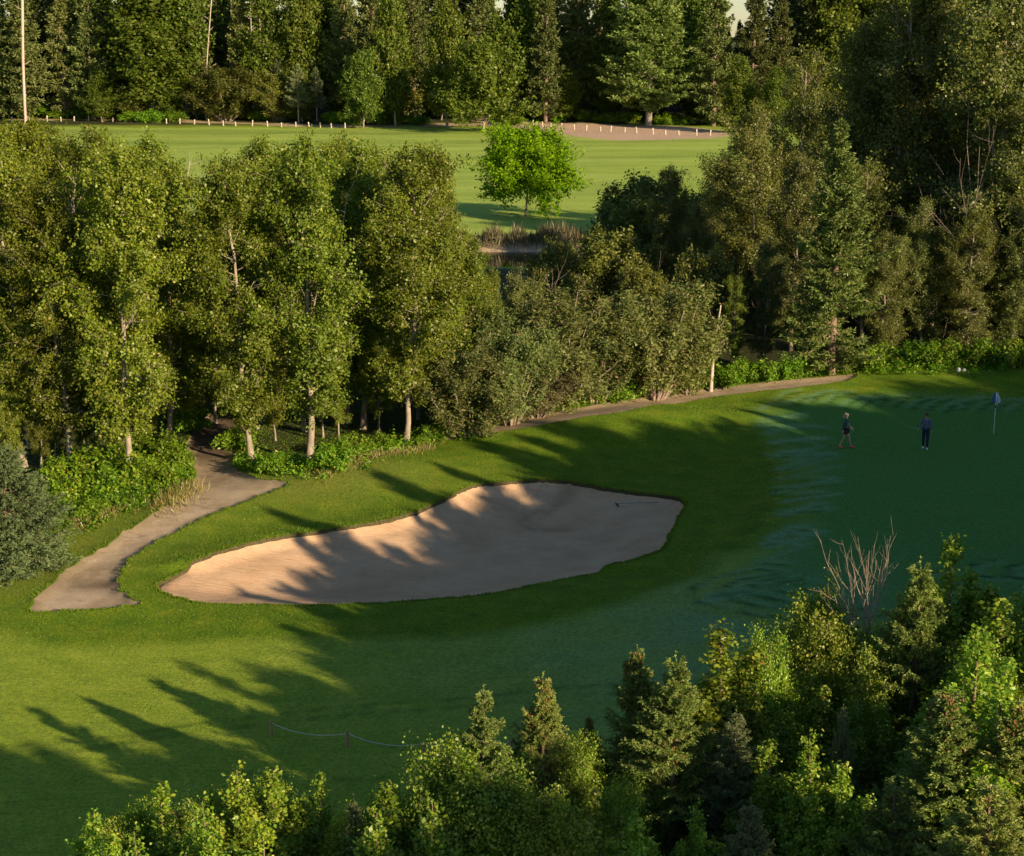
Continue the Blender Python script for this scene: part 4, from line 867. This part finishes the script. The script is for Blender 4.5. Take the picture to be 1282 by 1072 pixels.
# ------------------------------------------------------------------ foreground stand at the lower right
G5 = 'young trees in the foreground'
fr = [
 (606, 868, 32, 'open', 1.0, 'light blue green spruce with open whorls above the leafy trees at bottom centre'),
 (680, 852, 33, 'fspr1', .95, 'small spruce with brown cones right of the open whorled one'),
 (798, 818, 34.2, 'fspr1', 1.0, 'spruce with a reddish cone covered top'),
 (846, 828, 33.3, 'fspr2', 1.15, 'large yellowish green spruce with pale trunk next to the cone covered one'),
 (738, 900, 35, 'fspr1', .8, 'short broken spruce left of the cone covered one'),
 (922, 895, 32.7, 'fspr0', .95, 'dim grey green spruce right of the large yellowish one'),
 (1152, 712, 35.5, 'fspr2', 1.0, 'dense green spruce beside the dead bare shrub'),
 (1190, 872, 30.2, 'fspr1', 1.45, 'broad spruce with red brown cones in the lower right'),
 (1279, 885, 29.7, 'fspr1', 1.3, 'spruce with orange cones at the right picture edge'),
 (1056, 888, 32.2, 'fspr0', .45, 'slim grey spruce spire between the leafy columns'),
 (443, 1006, 28.5, 'fspr0', .62, 'slim grey blue spruce spire at the bottom edge'),
 (1120, 985, 28.7, 'fspr2', 1.3, 'spruce with drooping bright tips at the bottom right'),
 (1240, 985, 27.2, 'fspr2', 1.4, 'spruce filling the bottom right corner'),
 (1190, 678, 36.5, 'spire0', 1.08, 'tallest bright green poplar spire above the dense spruce'),
 (1250, 755, 34.5, 'spire1', 1.35, 'bright poplar right of the tallest spire'), (1279, 748, 35.5, 'spire2', 1.35, 'bright poplar spire at the right picture edge'),
 (1222, 790, 32, 'spire0', 1.215, 'poplar with several narrow columns under the tallest spire'), (1262, 830, 30, 'spire1', 1.215, 'lower poplar columns at the right picture edge'),
 (906, 785, 34.5, 'spirey', 1.5525, 'yellowing poplar standing alone against the shaded fairway'),
 (1015, 752, 37, 'fbushy', .95, 'bushy yellow green tree left of the dead bare shrub'), (970, 800, 35, 'fbush', .6, 'small dark bushy tree left of the yellow green one'),
 (885, 855, 34.7, 'spire1', 1.08, 'narrow poplar column between large spruce and dim spruce'), (945, 862, 34.2, 'spire2', 1.08, 'narrow poplar column right of the yellowing poplar'),
 (985, 858, 34.7, 'spire0', 1.1475, 'narrow poplar column in the middle of the lower right stand'), (1030, 862, 34.2, 'spire1', 1.08, 'narrow poplar column left of the slim grey spire'),
 (1075, 855, 34.7, 'spire2', 1.215, 'narrow poplar column right of the slim grey spire'), (1110, 885, 33.2, 'spire0', 1.08, 'narrow poplar column left of the broad cone spruce'),
 (960, 930, 31.7, 'spire1', 1.215, 'lower leafy column left of the lower right spruces'), (1010, 925, 31.2, 'spire2', 1.215, 'lower leafy column in front of the slim grey spire'),
 (120, 1024, 28, 'spire0', 1.08, 'leftmost small poplar of the foreground row'), (205, 986, 29, 'spire1', 1.2825, 'second leftmost poplar of the foreground row'),
 (293, 968, 29.5, 'spire2', 1.2825, 'third poplar from the left in the foreground row'), (346, 966, 29.5, 'spire0', 1.215, 'fourth poplar from the left in the foreground row'),
 (398, 972, 30.5, 'spire1', 0.945, 'shaded poplar behind the slim grey blue spire'), (250, 1008, 27.5, 'spire2', 1.08, 'low poplar between second and third of the foreground row'),
 (488, 984, 28.5, 'spire0', 1.1475, 'poplar right of the slim grey blue spire'), (475, 1020, 27, 'spire2', 1.08, 'low poplar at the bottom edge below the slim spire'),
 (560, 935, 29.5, 'fbush', .85, 'bushy bright tree left below the open whorled spruce'), (625, 960, 28.5, 'fbush', 1.05, 'wide bright leafy crown below the open whorled spruce'),
 (672, 992, 28, 'fbush', .8, 'lower bright leafy crown right of the wide one'), (742, 988, 30, 'spire1', 1.08, 'small poplar in the gap before the large spruce'),
 (545, 1010, 27, 'spire2', 1.08, 'low poplar left of the wide bright crown'), (800, 1030, 28, 'spire0', 1.215, 'leafy poplar at the bottom below the large spruce'),
 (720, 1040, 28, 'fbush', .6, 'leafy bush at the bottom edge right of the wide crown'), (870, 1010, 30.2, 'spire2', 0.945, 'dim poplar at the bottom right of the large spruce'),
 (330, 1030, 27, 'spire1', 1.08, 'low poplar at the bottom edge below the fourth one'), (165, 1045, 27, 'spire2', 0.945, 'low poplar near the left end of the foreground row'),
 (1060, 960, 30.2, 'spire0', 1.08, 'shaded poplar in the lower right hollow'), (120, 1040, 29, 'fbush', .75, 'rounded leafy crown beneath the leftmost small poplar'), (215, 1010, 29.5, 'fbush', .8, 'rounded leafy crown beneath the second small poplar from the left'),
 (300, 985, 30, 'fbush', .85, 'rounded leafy crown around the third small poplar from the left'), (350, 990, 30, 'fbush', .7, 'rounded leafy crown around the fourth small poplar from the left'),
 (400, 1005, 31, 'fbush', .7, 'shaded rounded crown behind the slim grey blue spire'), (495, 1000, 29.5, 'fbush', .85, 'rounded leafy crown right of the slim grey blue spire'),
 (985, 890, 34.5, 'fbush', .8, 'rounded leafy crown among the narrow poplar columns, left one'), (1075, 885, 34, 'fbush', .8, 'rounded leafy crown among the narrow poplar columns, right one'),
 (1230, 800, 34, 'fbush', .9, 'rounded leafy crown below the tallest bright spire'), (1275, 780, 35, 'fbush', .9, 'rounded leafy crown at the right picture edge'),
 (930, 840, 35, 'fbushy', .7, 'yellowish rounded crown beneath the yellowing poplar'),
 (1070, 812, 35.6, 'fbush', .8, 'dark leafy crown at the foot of the dead bare shrub'), (1105, 800, 36, 'fbush', .6, 'small leafy crown between dead bare shrub and dense green spruce'), (1035, 775, 36.3, 'fbushy', .9, 'yellow green crown touching the left side of the dead bare shrub'),
 (660, 905, 34, 'fspr0', .9, 'dim grey spruce between the two small spruces at bottom centre'), (715, 930, 33, 'fbush', .8, 'dark leafy crown in the gap before the cone covered spruce'),
 (160, 1015, 30, 'fbush', .75, 'small rounded crown between the first two small poplars of the row'), (255, 1000, 31, 'fbush', .7, 'darker rounded crown between the second and third small poplar'), (440, 1030, 29, 'fbush', .75, 'low rounded crown under the slim grey blue spire'),
 (590, 975, 28.5, 'spire0', 1.1, 'leafy columns in front of the open whorled spruce'), (770, 985, 31, 'fbush', .8, 'dim rounded crown at the foot of the cone covered spruce'), (690, 1010, 29, 'spire2', 1.1, 'leafy columns below the small cone spruce'),
 (940, 1010, 29.2, 'fspr0', 1.0, 'shaded spruce in the lower right hollow'),
]
for tx, ty, Y, k, w, lb in fr:
    nm = {'op': 'spruce_tree', 'fs': 'spruce_tree', 'sp': 'poplar_tree', 'fb': 'leafy_tree'}[k[:2]]
    PT(k, lb, 'spruce' if k[:2] in ('fs', 'op') else 'tree', tx, ty, Y, wid=w, name=nm, group=G5)
# dead bare shrub
Y = 37.0; zt = z_at(Y, 690); X = x_at(Y, zt, 1083); zb = hz1(X, Y)
link('dead_shrub', gen_dead('dead_shrub', 301, zt-zb, 0.62, 11, M_dead, 0.014, 3, 0.35, zt-zb-2.7), None, (X, Y, zb-.05), label='bare pinkish dead shrub with many upright twigs', category='dead tree')

# ------------------------------------------------------------------ trees right of and behind the viewpoint whose long shadows cross the course
def caster(px, py, t, k, w, extra=0.0):
    X, Y, z = ray_ground(px, py); s = t*math.sqrt(2); H = s*math.tan(SUN_EL)+z+extra
    x, y = X+t, Y-t; H -= hz1(x, y)
    SH.append((x, y, H, k, w))
SH = []
for a in [(45, 940, 29, 'midspr0', 1.2), (150, 942, 30, 'aspen3', 1.1), (-10, 962, 28, 'aspen2', 1.1), (95, 985, 29, 'aspen0', 1.1), (-15, 1000, 27, 'aspen1', 1.2), (425, 775, 26, 'spire0', 1.2), (410, 700, 28, 'midspr1', 1.2), (610, 640, 30, 'aspen1', 1.1), (520, 668, 29, 'aspen2', 1.1), (300, 742, 24, 'fspr2', 1.0), (350, 735, 24, 'fspr2', 1.25), (395, 715, 24, 'midspr0', 1.1),  # leading entries: unseen trees added only to shade the lower left ground
          (340, 640, 29, 'midspr1', 1.0), (372, 668, 27, 'midspr0', .9), (470, 592, 31, 'midspr1', 1.15), (520, 640, 28, 'midspr0', .9), (560, 655, 28, 'midspr1', .9), (545, 582, 31, 'midspr0', 1.0), (600, 560, 32, 'midspr1', 1.1),
          (480, 680, 27, 'midspr0', 1.1), (560, 548, 35, 'midspr0', 1.0), (650, 545, 33, 'midspr0', 1.1), (690, 530, 35, 'midspr1', 1.1), (640, 525, 38, 'aspen0', 1.1)]: caster(*a)
rr2 = random.Random(21)
tip = catmull(gp2([(395, 790), (350, 735), (400, 690), (470, 690), (500, 640), (560, 600), (600, 565), (660, 545), (700, 530), (780, 512), (860, 500), (940, 490), (1020, 477), (1062, 471)]), 8, False)
tip = np.concatenate([tip, np.array([tip[-1]+np.array([x-4*min(1, x/6), x*0.10+8*min(1, x/6)]) for x in range(2, 60, 2)])])
tc_ = tip.sum(1); order = np.argsort(tc_)
c = 51.0
while c < 190:                                               # belt of trees, its top edge throws the ragged shadow rim
    px_ = np.interp(c, tc_[order], tip[order, 0]); py_ = c-px_
    for rank, back in ((0, 1.5), (1, 4.0), (2, 8.5)):
        t = 24+(c-48)*0.16+rank*5+rr2.uniform(-2, 2); x0 = px_+back+rr2.uniform(-1, 1); y0 = c-x0+rr2.uniform(-.8, .8); t = max(t, (0.36*y0-x0)/1.36+2.0)
        H = t*math.sqrt(2)*math.tan(SUN_EL)
        SH.append((x0+t, y0-t, H+rank*0.5, rr2.choice(['midspr0', 'midspr1', 'aspen1', 'aspen3'] if rank == 0 else ['aspen0', 'aspen2', 'olive0', 'olive1']), 1.15 if rank == 0 else 1.4))
    c += 2.7+rr2.uniform(-.5, .9)
for x, y, H, k, w in SH:
    if abs(x) < 0.315*y and y > 20: print('CASTER IN VIEW', x, y, k)
    place(k, 'tree of the belt right of the green that throws the long shadows', 'tree', x, y, H, wid=w, group='belt of trees right of the green')

# ------------------------------------------------------------------ flagstick, rope fence, marker, golfers
X, Y, z = ray_ground(1244, 543)
fl = thing('golf_flag', 'white and blue hanging flag on a thin white pole in the hole', 'flag', (X, Y, z))
T = Tubes(); T.add([(0, 0, -0.1), (0, 0, 1.0), (0, 0, 2.05)], 0.019, 8); M_white = simple_mat('white_paint', (0.78, 0.78, 0.76), (0.82, 0.82, 0.8), 0.4, 20); link('pole', T.mesh('flag_pole', M_white), fl)
T = Tubes(); T.add([(0, 0, 1.28), (0, 0, 1.40)], 0.035, 8); link('band', T.mesh('flag_band', simple_mat('red_band', (0.18, 0.02, 0.02))), fl)
def cloth(x0, w, seed, z1, z0):
    r = np.random.default_rng(seed); nu, nv = 10, 12; V = []; 
    for j in range(nv+1):
        for i in range(nu+1):
            u, v = i/nu, j/nv; zz = z1-(z1-z0)*v*(0.65+0.35*(1-abs(u-0.4)*1.6)); rad = (w*(0.25+0.75*v))
            V.append((x0+(u-0.2)*rad, 0.05*math.sin(u*14+seed)*(.3+v), zz))
    V = np.array(V); F = [[j*(nu+1)+i, j*(nu+1)+i+1, (j+1)*(nu+1)+i+1, (j+1)*(nu+1)+i] for j in range(nv) for i in range(nu)]
    return V, F
V, F = cloth(0.02, 0.30, 1, 2.04, 1.44); me = mesh_np('flag_cloth', V, F, [simple_mat('flag_white', (0.75, 0.78, 0.85))], True)
o = link('cloth', me, fl); m_ = o.modifiers.new('s', 'SOLIDIFY'); m_.thickness = 0.004
V, F = cloth(-0.05, -0.22, 3, 2.03, 1.5); me = mesh_np('flag_cloth2', V, F, [simple_mat('flag_blue', (0.10, 0.22, 0.55))], True)
o = link('cloth', me, fl, label='blue half of the flag'); m_ = o.modifiers.new('s', 'SOLIDIFY'); m_.thickness = 0.004

rf = [ray_ground(340, 922), ray_ground(435, 935), ray_ground(531, 948), ray_ground(640, 945)]
ft = thing('rope_fence', 'low rope strung between small brown stakes on the shaded fairway', 'rope fence', rf[0])
o0 = np.array(rf[0]); tops = []
for p in rf:
    q = np.array(p)-o0; T = Tubes(); T.add([q+[0, 0, -0.2], q+[0, 0, 0.42], q+[0, 0, 0.46]], [0.042, 0.042, 0.03], 8); link('stake', T.mesh('stake', M_stake), ft); tops.append(q+np.array([0, 0, 0.40]))
T = Tubes()
for a, b in zip(tops[:-1], tops[1:]):
    t = np.linspace(0, 1, 14)[:, None]; T.add(a+(b-a)*t-np.array([0, 0, 1])*(t*(1-t)*0.75), 0.011, 5)
link('rope', T.mesh('rope', M_rope), ft)

# small white tee marker block on the crest
X, Y, z = ray_ground(1200, 465)
T = Tubes(); T.add([(0, 0, -.02), (0, 0, .05), (0, 0, .16), (0, 0, .2)], [0.11, 0.12, 0.10, 0.05], 12); T.add([(.3, 0, -.02), (.3, 0, .05), (.3, 0, .13), (.3, 0, .16)], [0.09, 0.10, 0.08, 0.03], 12)
link('marker_stone', T.mesh('marker', M_white), None, (X, Y, z), label='small white stone marker on the crest behind the green', category='marker')
# rake in the bunker
X, Y, z = ray_ground(800, 630); zz = hz1(X, Y)
rk = thing('bunker_rake', 'dark rake lying by the upper lip of the sand bunker', 'rake', (X, Y-0.3, zz+0.06), 0.15)
T = Tubes(); T.add([(-.9, 0, 0.05), (0, 0.02, .03), (.9, 0, .02)], 0.018, 6); link('handle', T.mesh('rake_handle', simple_mat('rake_grey', (.28, .28, .26))), rk)
T = Tubes(); T.add([(-.95, -.25, -0.01), (-.9, 0, .0), (-.95, .25, -.01)], 0.016, 6)
for q in range(9): T.add([(-.95, -.28+q*.07, .03), (-.97, -.28+q*.07, -.06)], 0.008, 4)
link('head', T.mesh('rake_head', simple_mat('rake_black', (.06, .055, .05))), rk)

# golfers --------------------------------------------------------------
def flat_mat(n, c, r=0.8): return simple_mat(n, c, tuple(min(1, x*1.25) for x in c), r, 14)
def skin_obj(name, pts, edges, rads, mat, parent, root=0, sub=2):
    me = bpy.data.meshes.new(name); me.from_pydata(pts, edges, []); me.materials.append(mat)
    o = link(name, me, parent); sk = o.modifiers.new('skin', 'SKIN'); sk.use_smooth_shade = True; sk.branch_smoothing = 0.4
    for i, r in enumerate(rads):
        d = me.skin_vertices[0].data[i]; r = r if isinstance(r, tuple) else (r, r); d.radius = r; d.use_root = (i == root)
    ss = o.modifiers.new('sub', 'SUBSURF'); ss.levels = sub; ss.render_levels = sub
    return o
def golfer(loc, rz, label, stride, pose, top, legs_mat, skin, shoe, hair, shorts, H=1.70):
    R_ = thing('person', label, 'person', loc, rz, (H/1.72,)*3)
    # local frame: faces -Y ; x to its left
    hipz = 0.92; a = stride
    J = {'pel': (0, 0, .95), 'wst': (0, 0, 1.10), 'chs': (0, -.01, 1.30), 'nk0': (0, 0, 1.43), 'nk': (0, -.01, 1.50), 'hd0': (0, -.03, 1.56), 'hd': (0, -.03, 1.64), 'hdt': (0, -.02, 1.70)}
    foot = {}
    for s, sg in (('L', 1), ('R', -1)):
        f = a*sg
        J['hip'+s] = (.09*sg, 0, hipz); J['kn'+s] = (.10*sg, -f*.45-.04, .50); J['an'+s] = (.10*sg, -f, .09+max(0, -f)*0.12); J['to'+s] = (.11*sg, -f-.13, .035)
        J['sh'+s] = (.17*sg, 0, 1.40)
        el, wr = pose[s]; J['el'+s] = el; J['wr'+s] = wr
    names = list(J); ix = {n: i for i, n in enumerate(names)}
    E = [('pel', 'wst'), ('wst', 'chs'), ('chs', 'nk0'), ('nk0', 'nk'), ('nk', 'hd0'), ('hd0', 'hd'), ('hd', 'hdt')]
    for s in 'LR': E += [('pel', 'hip'+s), ('hip'+s, 'kn'+s), ('kn'+s, 'an'+s), ('an'+s, 'to'+s), ('nk0', 'sh'+s), ('sh'+s, 'el'+s), ('el'+s, 'wr'+s)]
    rad = {'pel': (.14, .10), 'wst': (.12, .085), 'chs': (.15, .10), 'nk0': (.09, .07), 'nk': .05, 'hd0': (.065, .07), 'hd': (.078, .092), 'hdt': (.055, .065)}
    for s in 'LR': rad.update({'hip'+s: .085, 'kn'+s: .052, 'an'+s: .036, 'to'+s: .03, 'sh'+s: .055, 'el'+s: .038, 'wr'+s: .026})
    pts = [J[n] for n in names]; rads = [rad[n] for n in names]; ed = [(ix[p], ix[q]) for p, q in E]
    # hands: palm + five fingers, and a nose on the same surface
    for s, sg in (('L', 1), ('R', -1)):
        w = Vector(J['wr'+s]); d = (w-Vector(J['el'+s])).normalized(); side = d.cross(Vector((sg, 0, 0.01))).normalized()
        palm = w+d*.07; pi = len(pts); pts.append(tuple(palm)); rads.append((.036, .022)); ed.append((ix['wr'+s], pi))
        for q, (off, l) in enumerate(((-.03, .065), (-.01, .08), (.01, .075), (.03, .06))):
            b0 = palm+d*.03+side*off; b1 = b0+d*l*.6+Vector((-sg*.012, 0, 0)); b2 = b1+d*l*.35+Vector((-sg*.02, 0, 0))
            i0 = len(pts); pts += [tuple(b0), tuple(b1), tuple(b2)]; rads += [.010, .009, .008]; ed += [(pi, i0), (i0, i0+1), (i0+1, i0+2)]
        i0 = len(pts); b0 = w+d*.03-side*.035; pts += [tuple(b0), tuple(b0+d*.04-side*.02)]; rads += [.012, .009]; ed += [(pi, i0), (i0, i0+1)]
    i0 = len(pts); pts += [(0, -.125, 1.615)]; rads += [.014]; ed += [(ix['hd'], i0)]
    skin_obj('body', pts, ed, rads, skin, R_, ix['pel'])
    g = lambda n, k=1.0: J[n]
    # jacket
    nm = ['pel', 'wst', 'chs', 'nk0', 'shL', 'elL', 'wrL', 'shR', 'elR', 'wrR']; i2 = {n: i for i, n in enumerate(nm)}
    pj = [J[n] for n in nm]; pj[0] = (0, 0, 0.93)
    skin_obj('jacket', pj, [(0, 1), (1, 2), (2, 3), (3, 4), (4, 5), (5, 6), (3, 7), (7, 8), (8, 9)], [(.175, .13), (.15, .112), (.175, .125), (.10, .085), .078, .058, .042, .078, .058, .042], top, R_, 0)
    # shorts or trousers
    if shorts: nl = [(0, 0, .96)]+[tuple(Vector(J['hip'+s])) for s in 'LR']+[tuple(Vector(J['hip'+s]).lerp(Vector(J['kn'+s]), .62)) for s in 'LR']; e = [(0, 1), (0, 2), (1, 3), (2, 4)]; r = [(.16, .125), .108, .108, .095, .095]
    else: nl = [(0, 0, .96)]+[J['hip'+s] for s in 'LR']+[J['kn'+s] for s in 'LR']+[J['an'+s] for s in 'LR']; e = [(0, 1), (0, 2), (1, 3), (2, 4), (3, 5), (4, 6)]; r = [(.16, .125), .105, .105, .075, .075, .06, .06]
    skin_obj('shorts' if shorts else 'trousers', nl, e, r, legs_mat, R_, 0)
    for s in 'LR':
        A_ = Vector(J['an'+s]); T_ = Vector(J['to'+s])
        skin_obj('shoe', [tuple(A_+Vector((0, .05, -.045))), tuple(A_+Vector((0, -.02, -.035))), tuple(T_+Vector((0, 0, .005))), tuple(T_+Vector((0, -.06, 0)))], [(0, 1), (1, 2), (2, 3)], [(.05, .045), (.052, .05), (.055, .04), (.035, .028)], shoe, R_, 0)
        bm_e = [(0.032*(1 if s == 'L' else -1), -.112, 1.64)]
        T = Tubes(); c = np.array(bm_e[0]); T.add([c+[0, .004, 0], c+[0, -.006, 0]], [.010, .008], 6); link('eye', T.mesh('eye', flat_mat('eye_dark', (.03, .02, .02), .3)), R_)
        T = Tubes(); sg = 1 if s == 'L' else -1; T.add([(sg*.078, -.01, 1.59), (sg*.092, 0, 1.62), (sg*.085, 0, 1.66)], [.012, .018, .012], 6); link('ear', T.mesh('ear', skin), R_)
    T = Tubes(); T.add([(-.025, -.112, 1.575), (0, -.12, 1.573), (.025, -.112, 1.575)], [.006, .008, .006], 6); link('mouth', T.mesh('mouth', flat_mat('lip_red', (.32, .10, .09))), R_)
    return R_, J
M_skin = simple_mat('skin', (.50, .30, .22), (.56, .35, .26), 0.55, 20)
M_blond = simple_mat('blond_hair', (.50, .38, .22), (.62, .50, .32), 0.6, 40, 0, (1, 1, .2)); M_darkhair = simple_mat('dark_hair', (.05, .025, .018), (.10, .05, .03), 0.6, 40)
X, Y, z = ray_ground(1058, 561)
P1, J1 = golfer((X, Y, z), math.radians(75), 'blond golfer in dark teal jacket and black shorts striding in coral red shoes', .27,
   {'L': ((.22, -.06, 1.14), (.20, -.22, .97)), 'R': ((-.22, .10, 1.15), (-.22, .12, .90))}, flat_mat('teal_jacket', (.035, .075, .095)), flat_mat('black_shorts', (.012, .013, .02)), M_skin, flat_mat('coral_shoe', (.95, .09, .07), .5), M_blond, True)
skin_obj('hair', [(0, -.01, 1.685), (0, .035, 1.65), (0, .085, 1.62), (0, .125, 1.56), (0, .13, 1.46)], [(0, 1), (1, 2), (2, 3), (3, 4)], [(.088, .085), (.094, .090), (.05, .045), .04, .022], M_blond, P1, 0)
T = Tubes(); T.add([(0, -.02, 1.675), (0, -.02, 1.69), (0, -.01, 1.735), (0, 0, 1.75)], [.103, .104, .07, .02], 14); T.add([(0, -.08, 1.685), (0, -.15, 1.675), (0, -.19, 1.67)], [.07, .06, .02], 6)
X, Y, z = ray_ground(1158, 562)
P2, J2 = golfer((X, Y, z), math.radians(-20), 'golfer in dark cap, grey purple top and navy trousers holding a putter', .10,
   {'L': ((.25, .02, 1.15), (.27, -.06, .92)), 'R': ((-.27, -.04, 1.18), (-.30, -.24, 1.06))}, flat_mat('purple_grey_top', (.13, .13, .20)), flat_mat('navy_trousers', (.012, .018, .045)), M_skin, flat_mat('white_shoe', (.75, .75, .75), .5), M_darkhair, False)
skin_obj('hair', [(0, .0, 1.69), (0, .04, 1.66), (0, .05, 1.60)], [(0, 1), (1, 2)], [(.078, .06), (.084, .075), (.06, .05)], M_darkhair, P2, 0)
cp = link('cap', T.mesh('cap', flat_mat('dark_cap', (.09, .03, .03))), P2)
w = P2.matrix_basis @ Vector((-.31, -.28, 1.00))
T = Tubes(); T.add([(0, 0, 0), (-.06, .04, .25)], .014, 7); g_ = thing('golf_putter', 'thin dark putter in the hand of the golfer in navy trousers', 'golf club', w)
link('grip', T.mesh('grip', flat_mat('black_rubber', (.015, .015, .015))), g_)
T = Tubes(); T.add([(0, 0, 0), (-.35, -.05, .12), (-.62, -.08, .2)], .008, 6); link('shaft', T.mesh('shaft', flat_mat('steel', (.35, .36, .38), .3)), g_)
T = Tubes(); T.add([(-.66, -.12, .2), (-.64, -.03, .19)], [.02, .022], 6); link('head', T.mesh('putter_head', flat_mat('steel_head', (.2, .21, .22), .3)), g_)
